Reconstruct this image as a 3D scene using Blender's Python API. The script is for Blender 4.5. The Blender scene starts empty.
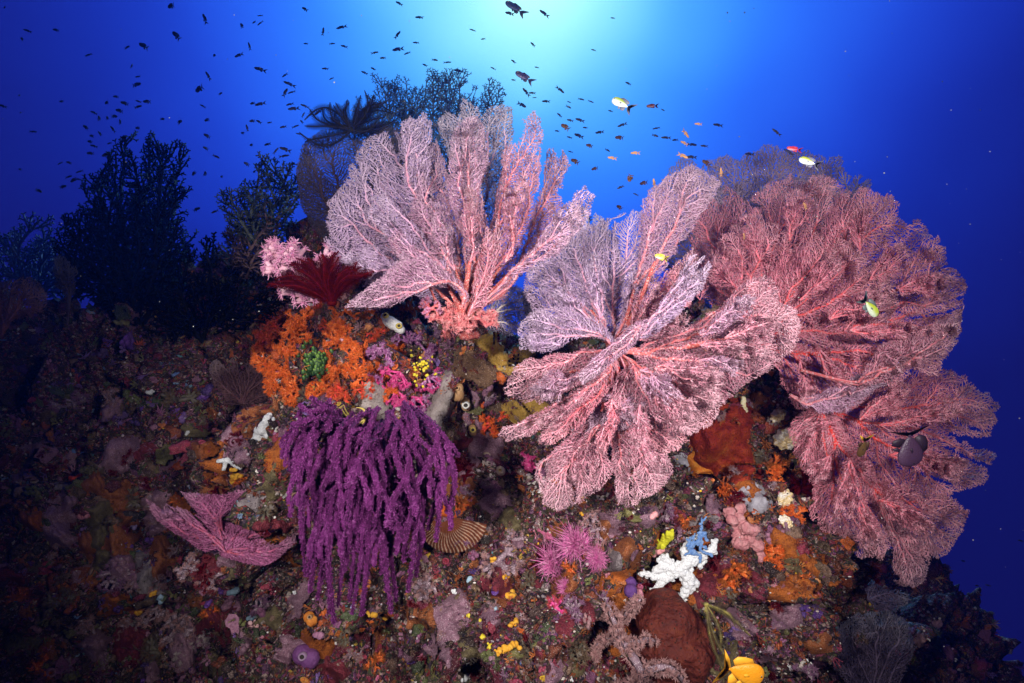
import bpy, math, random, heapq
import numpy as np
from mathutils import Vector, Matrix
from mathutils.bvhtree import BVHTree

random.seed(7)
rng = np.random.default_rng(7)
scene = bpy.context.scene
COL = scene.collection
PITCH = math.radians(12)
FOC = 568.0          # focal length in pixels of the 1024 px wide frame

# ------------------------------------------------------------------ camera
cam_data = bpy.data.cameras.new("camera")
cam_data.sensor_width = 36.0
cam_data.lens = 36.0 * FOC / 1024.0
cam_data.clip_start = 0.02
cam_data.clip_end = 500.0
cam = bpy.data.objects.new("camera", cam_data)
cam.rotation_euler = (math.radians(90) + PITCH, 0, 0)
COL.objects.link(cam)
scene.camera = cam

FWD = np.array([0, math.cos(PITCH), math.sin(PITCH)])
UPV = np.array([0, -math.sin(PITCH), math.cos(PITCH)])
RGT = np.array([1.0, 0, 0])

def W(px, py, d):
    """scene point at camera-axis distance d (metres) in the direction of picture position px, py"""
    px = np.asarray(px, float); py = np.asarray(py, float); d = np.asarray(d, float)
    x = (px - 512) / FOC * d; y = (341.5 - py) / FOC * d
    return x[..., None] * RGT + y[..., None] * UPV + d[..., None] * FWD

def toward(px, py):
    v = W(px, py, 1.0); return v / np.linalg.norm(v)

# ------------------------------------------------------------------ world: open sea water lit from the surface
SUN = toward(528, -25)
sun_el = math.asin(SUN[2]); sun_az = math.atan2(SUN[0], SUN[1])
world = bpy.data.worlds.new("World")
scene.world = world
world.use_nodes = True
nt = world.node_tree
for n in list(nt.nodes): nt.nodes.remove(n)
def N(t, typ, **kw):
    n = t.nodes.new(typ)
    for k, v in kw.items():
        if k.startswith('i_'): n.inputs[k[2:].replace('_', ' ')].default_value = v
        else: setattr(n, k, v)
    return n
out = N(nt, 'ShaderNodeOutputWorld'); bg = N(nt, 'ShaderNodeBackground')
tc = N(nt, 'ShaderNodeTexCoord')
dot = N(nt, 'ShaderNodeVectorMath', operation='DOT_PRODUCT'); dot.inputs[1].default_value = tuple(SUN)
ac = N(nt, 'ShaderNodeMath', operation='ARCCOSINE')
dv = N(nt, 'ShaderNodeMath', operation='DIVIDE'); dv.inputs[1].default_value = math.pi
# uneven surface light: a broad, soft ripple of the angle
nz = N(nt, 'ShaderNodeTexNoise'); nz.inputs['Scale'].default_value = 3.0; nz.inputs['Detail'].default_value = 2.0
nsub = N(nt, 'ShaderNodeMath', operation='MULTIPLY_ADD'); nsub.inputs[1].default_value = 0.05; nsub.inputs[2].default_value = -0.025
add = N(nt, 'ShaderNodeMath', operation='ADD')
ramp = N(nt, 'ShaderNodeValToRGB')
ramp.color_ramp.interpolation = 'B_SPLINE'
STOPS = [(0.0, (0.62, 1.15, 1.22)), (0.032, (0.34, 0.90, 1.1)), (0.062, (0.11, 0.50, 1.05)), (0.09, (0.035, 0.25, 0.92)),
         (0.122, (0.021, 0.12, 0.82)), (0.16, (0.011, 0.040, 0.50)), (0.21, (0.006, 0.012, 0.22)), (0.28, (0.006, 0.004, 0.08)), (0.6, (0.001, 0.002, 0.02))]
el = ramp.color_ramp.elements
while len(el) < len(STOPS): el.new(0.5)
for e, (p, c) in zip(el, STOPS): e.position = p; e.color = (*c, 1)
L = nt.links.new
L(tc.outputs['Generated'], dot.inputs[0]); L(dot.outputs['Value'], ac.inputs[0]); L(ac.outputs[0], dv.inputs[0])
L(tc.outputs['Generated'], nz.inputs['Vector']); L(nz.outputs['Fac'], nsub.inputs[0]); L(nsub.outputs[0], add.inputs[0]); L(dv.outputs[0], add.inputs[1])
L(add.outputs[0], ramp.inputs['Fac']); L(ramp.outputs['Color'], bg.inputs['Color']); L(bg.outputs[0], out.inputs[0])
bg.inputs['Strength'].default_value = 1.25

# sun seen through the surface: soft and blue-green at this depth
sl = bpy.data.lights.new("sun", 'SUN'); sl.energy = 1.8; sl.angle = math.radians(14); sl.color = (0.25, 0.62, 1.0)
so = bpy.data.objects.new("sun", sl); COL.objects.link(so)
so.rotation_euler = Vector(SUN).to_track_quat('Z', 'Y').to_euler()

# the photographer's pair of strobes, on arms left and right of the camera housing
def strobe(x, y, z, tx, ty, td, watt):
    l = bpy.data.lights.new("camera_strobe", 'SPOT'); l.energy = watt; l.spot_size = math.radians(85); l.spot_blend = 1.0
    l.shadow_soft_size = 0.06; l.color = (1.0, 0.945, 0.91)
    o = bpy.data.objects.new("camera_strobe", l); COL.objects.link(o); o.location = (x, y, z)
    o.rotation_euler = (Vector((x, y, z)) - Vector(W(tx, ty, td))).to_track_quat('Z', 'Y').to_euler()
strobe(-0.56, -0.30, 0.16, 490, 380, 1.4, 160)
strobe(0.62, -0.30, 0.18, 630, 335, 1.5, 175)

vs = scene.view_settings
vs.view_transform = 'Standard'; vs.look = 'None'; vs.exposure = 0.0; vs.gamma = 1.0; vs.use_curve_mapping = False
scene.cycles.use_denoising = True
scene.cycles.max_bounces = 4; scene.cycles.diffuse_bounces = 2; scene.cycles.glossy_bounces = 1
scene.cycles.volume_bounces = 0; scene.cycles.transparent_max_bounces = 6

# ------------------------------------------------------------------ noise and mesh helpers
def _h(ix, iy, iz, s):
    n = (ix * 374761393 + iy * 668265263 + iz * 2147483647 + s * 1274126177) & 0xffffffff
    n = ((n ^ (n >> 13)) * 1274126177) & 0xffffffff
    n = ((n ^ (n >> 16)) * 2246822519) & 0xffffffff
    return ((n >> 8) & 0xffff) / 65535.0
def vnoise(P, s=0):
    """smooth value noise in -1..1 at points P (n,3)"""
    P = np.asarray(P, float); i = np.floor(P).astype(np.int64); f = P - i; f = f * f * (3 - 2 * f)
    r = 0
    for dx in (0, 1):
        wx = f[:, 0] if dx else 1 - f[:, 0]
        for dy in (0, 1):
            wy = f[:, 1] if dy else 1 - f[:, 1]
            for dz in (0, 1):
                wz = f[:, 2] if dz else 1 - f[:, 2]
                r = r + wx * wy * wz * _h(i[:, 0] + dx, i[:, 1] + dy, i[:, 2] + dz, s)
    return r * 2 - 1
def n2(x, y, s=0):
    x = np.atleast_1d(np.asarray(x, float)); y = np.atleast_1d(np.asarray(y, float))
    return vnoise(np.stack([x, y, np.zeros_like(x) + 0.37], 1), s)
def fbm(P, sc, octv=3, s=0):
    a = 1.0; r = 0
    for k in range(octv):
        r = r + a * vnoise(P * sc + 13.7 * k, s + k); sc *= 2.1; a *= 0.5
    return r

def mesh(name, V, F, attrs=None, smooth=True):
    """V (n,3); F list of index arrays, each (m,3) or (m,4)"""
    V = np.ascontiguousarray(V, dtype=np.float32)
    F = [np.asarray(f, dtype=np.int32) for f in F if len(f)]
    me = bpy.data.meshes.new(name)
    me.vertices.add(len(V)); me.vertices.foreach_set('co', V.ravel())
    li = np.concatenate([f.ravel() for f in F]); tot = np.concatenate([np.full(len(f), f.shape[1]) for f in F]).astype(np.int32)
    st = np.concatenate([[0], np.cumsum(tot)[:-1]]).astype(np.int32)
    me.loops.add(len(li)); me.loops.foreach_set('vertex_index', li)
    me.polygons.add(len(tot)); me.polygons.foreach_set('loop_start', st); me.polygons.foreach_set('loop_total', tot)
    if smooth: me.polygons.foreach_set('use_smooth', np.ones(len(tot), bool))
    me.update(calc_edges=True)
    for k, a in (attrs or {}).items():
        a = np.asarray(a, np.float32)
        if a.ndim == 2:
            at = me.attributes.new(k, 'FLOAT_COLOR', 'POINT')
            c = np.ones((len(V), 4), np.float32); c[:, :3] = a; at.data.foreach_set('color', c.ravel())
        else:
            at = me.attributes.new(k, 'FLOAT', 'POINT'); at.data.foreach_set('value', a)
    return me

class MB:
    """collects verts and faces of ONE mesh"""
    def __init__(s): s.V = []; s.F = []; s.A = []; s.n = 0
    def add(s, V, F, a=None):
        V = np.asarray(V, float)
        for f in F:
            if len(f): s.F.append(np.asarray(f) + s.n)
        s.V.append(V); s.n += len(V)
        if a is not None:
            a = np.asarray(a, float)
            if a.ndim == 1 and len(a) == 3 and len(V) != 3 or a.ndim == 1 and a.shape == (3,): a = np.tile(a, (len(V), 1))
            s.A.append(a)
        return s
    def build(s, name, mat, parent=None, loc=None, smooth=True):
        V = np.concatenate(s.V)
        A = {'col': np.concatenate(s.A)} if s.A and len(np.concatenate(s.A)) == len(V) else None
        return obj(name, V, s.F, mat, parent, A, loc, smooth)

def obj(name, V, F, mat, parent=None, attrs=None, loc=None, smooth=True):
    """V in world space. Origin goes to loc, or to the parent's origin."""
    o0 = np.array(parent_origin(parent)) if parent is not None else (np.array(loc, float) if loc is not None else np.zeros(3))
    me = mesh(name, np.asarray(V) - o0, F, attrs, smooth)
    if mat is not None: me.materials.append(mat)
    o = bpy.data.objects.new(name, me); COL.objects.link(o)
    if parent is not None: o.parent = parent
    else: o.location = tuple(o0)
    o['_o'] = [float(v) for v in o0]
    return o
def parent_origin(p): return list(p['_o'])
def thing(name, label, cat, loc, group=None):
    o = bpy.data.objects.new(name, None); COL.objects.link(o); o.empty_display_size = 0.05
    o.location = tuple(float(v) for v in loc); o['_o'] = [float(v) for v in loc]
    o['label'] = label; o['category'] = cat
    if group: o['group'] = group
    return o
def tag(o, label, cat, group=None):
    o['label'] = label; o['category'] = cat
    if group: o['group'] = group
    return o

# ------------------------------------------------------------------ materials
def mat_new(name):
    m = bpy.data.materials.new(name); m.use_nodes = True
    return m, m.node_tree, m.node_tree.nodes['Principled BSDF']
def pmat(name, cols, scale=30, rough=0.7, bump=0.4, bscale=None, speck=None, attr=None, detail=6, vor=False, spec=0.3, sheen=0, sss=0):
    """noise-mottled material; attr: multiply / mix with a vertex colour; speck=(colour, scale, amount)"""
    m, t, p = mat_new(name)
    co = N(t, 'ShaderNodeTexCoord')
    nn = N(t, 'ShaderNodeTexNoise'); nn.inputs['Scale'].default_value = scale; nn.inputs['Detail'].default_value = detail; nn.inputs['Roughness'].default_value = 0.65
    t.links.new(co.outputs['Object'], nn.inputs['Vector'])
    src = nn.outputs['Fac']
    if vor:
        vv = N(t, 'ShaderNodeTexVoronoi'); vv.inputs['Scale'].default_value = scale * 1.3
        wp = N(t, 'ShaderNodeMixRGB', blend_type='ADD'); wp.inputs[0].default_value = 0.03
        t.links.new(co.outputs['Object'], wp.inputs[1]); t.links.new(nn.outputs['Color'], wp.inputs[2]); t.links.new(wp.outputs[0], vv.inputs['Vector'])
        sp = N(t, 'ShaderNodeSeparateColor'); t.links.new(vv.outputs['Color'], sp.inputs[0]); src = sp.outputs[0]
    rp = N(t, 'ShaderNodeValToRGB'); e = rp.color_ramp.elements
    while len(e) < len(cols): e.new(0.5)
    for i, c in enumerate(cols):
        lo, hi = (0.0, 0.96) if vor else (0.3, 0.7)
        e[i].position = lo + (hi - lo) * i / max(1, len(cols) - 1); e[i].color = (*c, 1)
    if vor: rp.color_ramp.interpolation = 'CONSTANT'
    t.links.new(src, rp.inputs['Fac']); c = rp.outputs['Color']
    if attr:
        an = N(t, 'ShaderNodeAttribute', attribute_name=attr)
        mx = N(t, 'ShaderNodeMixRGB', blend_type='MULTIPLY'); mx.inputs[0].default_value = 1.0
        t.links.new(c, mx.inputs[1]); t.links.new(an.outputs['Color'], mx.inputs[2]); c = mx.outputs[0]
    if speck:
        v2 = N(t, 'ShaderNodeTexVoronoi'); v2.inputs['Scale'].default_value = speck[1]
        t.links.new(co.outputs['Object'], v2.inputs['Vector'])
        r2 = N(t, 'ShaderNodeValToRGB'); r2.color_ramp.elements[0].color = (1, 1, 1, 1); r2.color_ramp.elements[0].position = speck[2] * 0.6
        r2.color_ramp.elements[1].color = (0, 0, 0, 1); r2.color_ramp.elements[1].position = speck[2]
        t.links.new(v2.outputs['Distance'], r2.inputs['Fac'])
        m2 = N(t, 'ShaderNodeMixRGB'); m2.inputs[2].default_value = (*speck[0], 1)
        t.links.new(r2.outputs['Color'], m2.inputs[0]); t.links.new(c, m2.inputs[1]); c = m2.outputs[0]
    t.links.new(c, p.inputs['Base Color'])
    p.inputs['Roughness'].default_value = rough
    p.inputs['Specular IOR Level'].default_value = spec
    if sss:
        p.inputs['Subsurface Weight'].default_value = sss; p.inputs['Subsurface Radius'].default_value = (0.02, 0.01, 0.01); p.inputs['Subsurface Scale'].default_value = 0.3
    if bump:
        b = N(t, 'ShaderNodeBump'); b.inputs['Strength'].default_value = bump; b.inputs['Distance'].default_value = 0.01
        n3 = N(t, 'ShaderNodeTexNoise'); n3.inputs['Scale'].default_value = bscale or scale * 4; n3.inputs['Detail'].default_value = 5
        t.links.new(co.outputs['Object'], n3.inputs['Vector']); t.links.new(n3.outputs['Fac'], b.inputs['Height']); t.links.new(b.outputs[0], p.inputs['Normal'])
    return m
def fan_mat(name, tip, stem, speck=(0.66, 0.50, 0.54), rough=0.75, spec=.2):
    """sea fan tissue: colour runs from the fine twigs to the old red branches (attribute 'age'), dotted with pale polyps"""
    m, t, p = mat_new(name)
    co = N(t, 'ShaderNodeTexCoord')
    ag = N(t, 'ShaderNodeAttribute', attribute_name='age')
    n1 = N(t, 'ShaderNodeTexNoise'); n1.inputs['Scale'].default_value = 7; n1.inputs['Detail'].default_value = 3
    t.links.new(co.outputs['Object'], n1.inputs['Vector'])
    ra = N(t, 'ShaderNodeValToRGB'); ra.color_ramp.elements[0].position = 0.3; ra.color_ramp.elements[1].position = 0.7
    ra.color_ramp.elements[0].color = (*[c * 0.86 for c in tip], 1); ra.color_ramp.elements[1].color = (*[min(1, c * 1.12) for c in tip], 1)
    t.links.new(n1.outputs['Fac'], ra.inputs['Fac'])
    mx = N(t, 'ShaderNodeMixRGB'); mx.inputs[2].default_value = (*stem, 1)
    t.links.new(ag.outputs['Fac'], mx.inputs[0]); t.links.new(ra.outputs['Color'], mx.inputs[1])
    rm = N(t, 'ShaderNodeAttribute', attribute_name='rim'); m0 = N(t, 'ShaderNodeMixRGB'); m0.inputs[2].default_value = (*[min(.8, .38 + .62 * c) for c in tip], 1)  # blade edges paler: light from behind put into the tissue colour
    t.links.new(rm.outputs['Fac'], m0.inputs[0]); t.links.new(ra.outputs['Color'], m0.inputs[1]); t.links.new(m0.outputs[0], mx.inputs[1])
    v = N(t, 'ShaderNodeTexVoronoi'); v.inputs['Scale'].default_value = 170
    t.links.new(co.outputs['Object'], v.inputs['Vector'])
    r2 = N(t, 'ShaderNodeValToRGB'); r2.color_ramp.elements[0].color = (1, 1, 1, 1); r2.color_ramp.elements[0].position = 0.22
    r2.color_ramp.elements[1].color = (0, 0, 0, 1); r2.color_ramp.elements[1].position = 0.5
    t.links.new(v.outputs['Distance'], r2.inputs['Fac'])
    m2 = N(t, 'ShaderNodeMixRGB'); m2.inputs[2].default_value = (*speck, 1)
    mm = N(t, 'ShaderNodeMath', operation='MULTIPLY'); mm.inputs[1].default_value = 0.6; t.links.new(r2.outputs['Color'], mm.inputs[0])
    t.links.new(mm.outputs[0], m2.inputs[0]); t.links.new(mx.outputs[0], m2.inputs[1])
    t.links.new(m2.outputs[0], p.inputs['Base Color']); p.inputs['Roughness'].default_value = rough; p.inputs['Specular IOR Level'].default_value = spec
    return m

# ------------------------------------------------------------------ shape helpers
def icos(sub):
    t = (1 + 5 ** .5) / 2
    V = np.array([(-1, t, 0), (1, t, 0), (-1, -t, 0), (1, -t, 0), (0, -1, t), (0, 1, t), (0, -1, -t), (0, 1, -t), (t, 0, -1), (t, 0, 1), (-t, 0, -1), (-t, 0, 1)], float)
    F = [(0, 11, 5), (0, 5, 1), (0, 1, 7), (0, 7, 10), (0, 10, 11), (1, 5, 9), (5, 11, 4), (11, 10, 2), (10, 7, 6), (7, 1, 8), (3, 9, 4), (3, 4, 2), (3, 2, 6), (3, 6, 8), (3, 8, 9), (4, 9, 5), (2, 4, 11), (6, 2, 10), (8, 6, 7), (9, 8, 1)]
    V = [v / np.linalg.norm(v) for v in V]
    for _ in range(sub):
        c = {}; G = []
        def mid(a, b):
            k = (min(a, b), max(a, b))
            if k not in c:
                v = V[a] + V[b]; V.append(v / np.linalg.norm(v)); c[k] = len(V) - 1
            return c[k]
        for a, b, d in F:
            ab, bd, da = mid(a, b), mid(b, d), mid(d, a); G += [(a, ab, da), (b, bd, ab), (d, da, bd), (ab, bd, da)]
        F = G
    return np.array(V), np.array(F)
ICO = [icos(k) for k in range(5)]

def frames(T):
    """two unit vectors perpendicular to each row of T"""
    T = T / (np.linalg.norm(T, axis=1, keepdims=True) + 1e-12)
    ref = np.tile(np.array([0.13, -1.0, 0.21]), (len(T), 1)); ref[np.abs((T * ref).sum(1)) > 0.93] = (1, 0.1, 0)
    A = np.cross(T, ref); A /= np.linalg.norm(A, axis=1, keepdims=True) + 1e-12
    return A, np.cross(T, A)

def tree_tubes(P, par, R, k=4, minr=0):
    """P (n,3) nodes, par parent index (-1 root), R radii -> V, F, node index per vertex"""
    n = len(P); par = np.asarray(par)
    main = np.full(n, -1); best = np.zeros(n)
    order = np.argsort(-R)
    has = par >= 0
    for i in order:
        p = par[i]
        if p >= 0 and main[p] < 0: main[p] = i
    T = np.zeros((n, 3)); T[has] += P[has] - P[par[has]]
    hm = main >= 0; T[hm] += P[main[hm]] - P[hm]
    A, B = frames(T)
    ang = np.arange(k) * 2 * math.pi / k
    ca, sa = np.cos(ang), np.sin(ang)
    ring = lambda C, A, B, R: (C[:, None, :] + R[:, None, None] * (ca[None, :, None] * A[:, None, :] + sa[None, :, None] * B[:, None, :])).reshape(-1, 3)
    V = [ring(P, A, B, R)]; idx = [np.repeat(np.arange(n), k)]
    base = np.arange(n) * k
    pr = np.where(has, np.where(par >= 0, base[par], 0), -1)
    side = np.array([i for i in range(n) if par[i] >= 0 and main[par[i]] != i], int)
    if len(side):
        ts = P[side] - P[par[side]]; A2, B2 = frames(ts)
        V.append(ring(P[par[side]], A2, B2, R[side])); idx.append(np.repeat(side, k))
        pr[side] = n * k + np.arange(len(side)) * k
        # side twigs: own ring at both ends
    e = np.where(has)[0]; j = np.arange(k); j2 = (j + 1) % k
    a = pr[e][:, None]; b = base[e][:, None]
    F = np.stack([a + j, a + j2, b + j2, b + j], 2).reshape(-1, 4)
    return np.concatenate(V), [F], np.concatenate(idx)

def tube(pts, R, k=8, cap=True, sub=3):
    """smooth tube through a few points (catmull-rom)"""
    P = np.asarray(pts, float); R = np.broadcast_to(np.asarray(R, float), (len(P),)).copy()
    if sub > 1 and len(P) > 2:
        Q = np.vstack([2 * P[0] - P[1], P, 2 * P[-1] - P[-2]]); o = []; r = []
        for i in range(len(P) - 1):
            for s in np.arange(sub) / sub:
                p0, p1, p2, p3 = Q[i:i + 4]
                o.append(0.5 * (2 * p1 + (p2 - p0) * s + (2 * p0 - 5 * p1 + 4 * p2 - p3) * s * s + (3 * p1 - p0 - 3 * p2 + p3) * s ** 3)); r.append(R[i] * (1 - s) + R[i + 1] * s)
        o.append(P[-1]); r.append(R[-1]); P = np.array(o); R = np.array(r)
    if cap:
        t = P[-1] - P[-2]; t /= np.linalg.norm(t) + 1e-9
        t0 = P[0] - P[1]; t0 /= np.linalg.norm(t0) + 1e-9
        P = np.vstack([P[0] + t0 * R[0] * .5, P, P[-1] + t * R[-1] * .6, P[-1] + t * R[-1] * .95]); R = np.concatenate([[R[0] * .3], R, [R[-1] * .75, R[-1] * .1]])
    T = np.gradient(P, axis=0); A, B = frames(T)
    for i in range(1, len(P)):            # keep the frame from twisting
        ti = T[i] / (np.linalg.norm(T[i]) + 1e-9); a = A[i - 1] - ti * (A[i - 1] @ ti); a /= np.linalg.norm(a) + 1e-9; A[i] = a; B[i] = np.cross(ti, a)
    ang = np.arange(k) * 2 * math.pi / k
    V = (P[:, None] + R[:, None, None] * (np.cos(ang)[None, :, None] * A[:, None] + np.sin(ang)[None, :, None] * B[:, None])).reshape(-1, 3)
    j = np.arange(k); j2 = (j + 1) % k; i = (np.arange(len(P) - 1) * k)[:, None]
    return V, [np.stack([i + j, i + j2, i + k + j2, i + k + j], 2).reshape(-1, 4)]

def in_poly(x, y, poly):
    poly = np.asarray(poly, float); r = np.zeros(len(x), bool); n = len(poly); j = n - 1
    for i in range(n):
        xi, yi = poly[i]; xj, yj = poly[j]
        if yi != yj: r ^= ((yi > y) != (yj > y)) & (x < (xj - xi) * (y - yi) / (yj - yi) + xi)
        j = i
    return r

def remesh(V, F, vox, smooth_it=2):
    """voxel union of overlapping blobs -> V, faces"""
    me = mesh('tmp', V, F); o = bpy.data.objects.new('tmp', me); COL.objects.link(o)
    m = o.modifiers.new('r', 'REMESH'); m.mode = 'VOXEL'; m.voxel_size = vox
    if smooth_it:
        s = o.modifiers.new('s', 'SMOOTH'); s.iterations = smooth_it; s.factor = 0.6
    dg = bpy.context.evaluated_depsgraph_get(); ev = o.evaluated_get(dg); m2 = ev.to_mesh()
    nv = len(m2.vertices); Vo = np.empty(nv * 3, np.float32); m2.vertices.foreach_get('co', Vo)
    nl = len(m2.loops); li = np.empty(nl, np.int32); m2.loops.foreach_get('vertex_index', li)
    nr = np.empty(nv * 3, np.float32); m2.vertices.foreach_get('normal', nr)
    tot = np.empty(len(m2.polygons), np.int32); m2.polygons.foreach_get('loop_total', tot)
    ev.to_mesh_clear(); bpy.data.objects.remove(o); bpy.data.meshes.remove(me)
    st = np.concatenate([[0], np.cumsum(tot)[:-1]])
    F = [li[(st[tot == q][:, None] + np.arange(q))] for q in (3, 4) if (tot == q).any()]
    return Vo.reshape(-1, 3).astype(float), F, nr.reshape(-1, 3).astype(float)

def biggest(V, F):
    """drop loose crumbs: keep the largest connected piece"""
    n = len(V); lab = np.arange(n)
    E = np.concatenate([np.stack([f[:, q], f[:, (q + 1) % f.shape[1]]], 1) for f in F for q in range(f.shape[1])])
    while True:
        l2 = lab.copy(); m = np.minimum(lab[E[:, 0]], lab[E[:, 1]]); np.minimum.at(l2, E[:, 0], m); np.minimum.at(l2, E[:, 1], m); l2 = l2[l2]
        if (l2 == lab).all(): break
        lab = l2
    u, c = np.unique(lab, return_counts=True); k = lab == u[c.argmax()]; m = np.cumsum(k) - 1
    return V[k], [m[np.asarray(f)[k[f[:, 0]]]] for f in F if k[f[:, 0]].any()]

# ------------------------------------------------------------------ the reef rock
EL = [(400, 490, 2.00, .60, .52, .60), (560, 575, 2.00, .80, .58, .70), (690, 510, 2.12, .44, .42, .46), (450, 830, 1.90, 1.5, .70, .86),
      (120, 650, 2.60, 1.3, .80, 1.15), (40, 530, 3.40, 1.6, .80, 1.1), (170, 450, 3.0, .75, .5, .70), (850, 800, 3.3, .93, .7, 1.24),
      (800, 670, 2.35, .42, .4, .50), (355, 350, 2.9, .50, .4, .55), (245, 350, 2.75, .36, .3, .42), (545, 350, 2.35, .22, .2, .2),
      (305, 400, 1.85, .22, .25, .26), (720, 390, 2.5, .30, .3, .26), (905, 700, 3.6, .70, .6, .75), (460, 370, 1.85, .30, .3, .2),
      (620, 420, 1.98, .34, .3, .30), (760, 430, 2.25, .26, .3, .26), (-150, 440, 3.4, 1.25, .9, 1.05), (60, 440, 3.1, .5, .4, .65), (95, 410, 3.0, .35, .3, .55), (672, 330, 2.15, .16, .2, .16), (250, 900, 2.0, 1.3, .9, .9), (800, 1040, 2.8, 1.2, .9, 1.2)]
V = []; F = []; nn = 0
for px, py, d, a, b, c in EL:
    v, f = ICO[3]; c0 = W(px, py, d)
    V.append(c0 + v[:, :1] * a * RGT + v[:, 1:2] * b * FWD + v[:, 2:3] * c * UPV); F.append(f + nn); nn += len(v)
RV, RF, RN = remesh(np.concatenate(V), F, 0.016, 4)
q = RV + 0.05 * np.stack([vnoise(RV * 9, 1), vnoise(RV * 9, 2), vnoise(RV * 9, 3)], 1)
disp = 0.15 * fbm(RV, 3.1, 2, 5) + 0.07 * np.sign(vnoise(RV * np.array([4.0, 4.0, 7.0]), 15)) * np.abs(vnoise(RV * np.array([4.0, 4.0, 7.0]), 15)) ** .35 - .02 + 0.10 * (np.abs(fbm(q, 8.0, 2, 9)) * 1.6 - 0.6) + 0.034 * (np.abs(fbm(q, 24.0, 2, 21)) * 1.8 - .7) + 0.011 * vnoise(RV * 60, 31)
RV = RV + RN * disp[:, None]
rock_mat = None
def rock_material():
    m, t, p = mat_new("reef_rock")
    co = N(t, 'ShaderNodeTexCoord')
    n0 = N(t, 'ShaderNodeTexNoise'); n0.inputs['Scale'].default_value = 26; n0.inputs['Detail'].default_value = 5
    t.links.new(co.outputs['Object'], n0.inputs['Vector'])
    wp = N(t, 'ShaderNodeMixRGB', blend_type='ADD'); wp.inputs[0].default_value = 0.05
    t.links.new(co.outputs['Object'], wp.inputs[1]); t.links.new(n0.outputs['Color'], wp.inputs[2])
    def cells(scale, cols, seed):
        ad = N(t, 'ShaderNodeVectorMath', operation='ADD'); ad.inputs[1].default_value = (seed, seed * 2, 0)
        v = N(t, 'ShaderNodeTexVoronoi'); v.inputs['Scale'].default_value = scale
        t.links.new(wp.outputs[0], ad.inputs[0]); t.links.new(ad.outputs[0], v.inputs['Vector'])
        s = N(t, 'ShaderNodeSeparateColor'); t.links.new(v.outputs['Color'], s.inputs[0])
        r = N(t, 'ShaderNodeValToRGB'); r.color_ramp.interpolation = 'CONSTANT'; e = r.color_ramp.elements
        while len(e) < len(cols): e.new(.5)
        for i, c in enumerate(cols): e[i].position = i / len(cols); e[i].color = (*c, 1)
        t.links.new(s.outputs[0], r.inputs['Fac']); return r.outputs['Color'], s.outputs[1]
    dark = [(.035, .016, .018), (.06, .022, .03), (.05, .04, .026), (.10, .035, .03), (.03, .022, .04), (.07, .05, .04), (.12, .03, .045), (.045, .03, .02), (.09, .06, .04), (.02, .012, .012)]
    brt = [(.22, .05, .09), (.30, .10, .04), (.10, .11, .05), (.26, .16, .17), (.16, .06, .14), (.05, .03, .03), (.34, .25, .22), (.03, .02, .02), (.14, .09, .05), (.06, .04, .06), (.20, .03, .03), (.05, .05, .035)]
    a, _ = cells(38, dark, 0); b, k = cells(75, brt, 3.1); c, k2 = cells(150, brt[::-1], 7.7)
    def mix(x, y, fac_src, thr):
        g = N(t, 'ShaderNodeMath', operation='GREATER_THAN'); g.inputs[1].default_value = thr; t.links.new(fac_src, g.inputs[0])
        mx = N(t, 'ShaderNodeMixRGB'); t.links.new(g.outputs[0], mx.inputs[0]); t.links.new(x, mx.inputs[1]); t.links.new(y, mx.inputs[2]); return mx.outputs[0]
    c1 = mix(a, b, k, .45); c2 = mix(c1, c, k2, .6)
    n1 = N(t, 'ShaderNodeTexNoise'); n1.inputs['Scale'].default_value = 190; n1.inputs['Detail'].default_value = 6; t.links.new(co.outputs['Object'], n1.inputs['Vector'])
    r1 = N(t, 'ShaderNodeValToRGB'); r1.color_ramp.elements[0].position = .33; r1.color_ramp.elements[0].color = (.3, .3, .3, 1); r1.color_ramp.elements[1].position = .68; r1.color_ramp.elements[1].color = (1.7, 1.6, 1.55, 1)
    t.links.new(n1.outputs['Fac'], r1.inputs['Fac'])
    ml = N(t, 'ShaderNodeMixRGB', blend_type='MULTIPLY'); ml.inputs[0].default_value = 1; t.links.new(c2, ml.inputs[1]); t.links.new(r1.outputs[0], ml.inputs[2])
    t.links.new(ml.outputs[0], p.inputs['Base Color']); p.inputs['Roughness'].default_value = .8; p.inputs['Specular IOR Level'].default_value = .25
    bp = N(t, 'ShaderNodeBump'); bp.inputs['Strength'].default_value = 1.0; bp.inputs['Distance'].default_value = .012
    n2_ = N(t, 'ShaderNodeTexNoise'); n2_.inputs['Scale'].default_value = 85; n2_.inputs['Detail'].default_value = 8; n2_.inputs['Roughness'].default_value = .7
    t.links.new(co.outputs['Object'], n2_.inputs['Vector']); t.links.new(n2_.outputs['Fac'], bp.inputs['Height']); t.links.new(bp.outputs[0], p.inputs['Normal'])
    return m
reef = obj('reef_rock', RV, RF, rock_material())
reef['kind'] = 'structure'
polys = [tuple(int(x) for x in r) for f in RF for r in f]
BVH = BVHTree.FromPolygons([tuple(v) for v in RV.tolist()], polys)
def hit(px, py, default=2.0):
    """where the line of sight at px, py meets the reef: point, normal, depth"""
    d = toward(px, py); h = BVH.ray_cast(Vector((0, 0, 0)), Vector(d), 30)
    if h[0] is None: return W(px, py, default), -d, default
    p = np.array(h[0]); n = np.array(h[1])
    if n @ d > 0: n = -n
    return p, n, float(p @ FWD)

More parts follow.
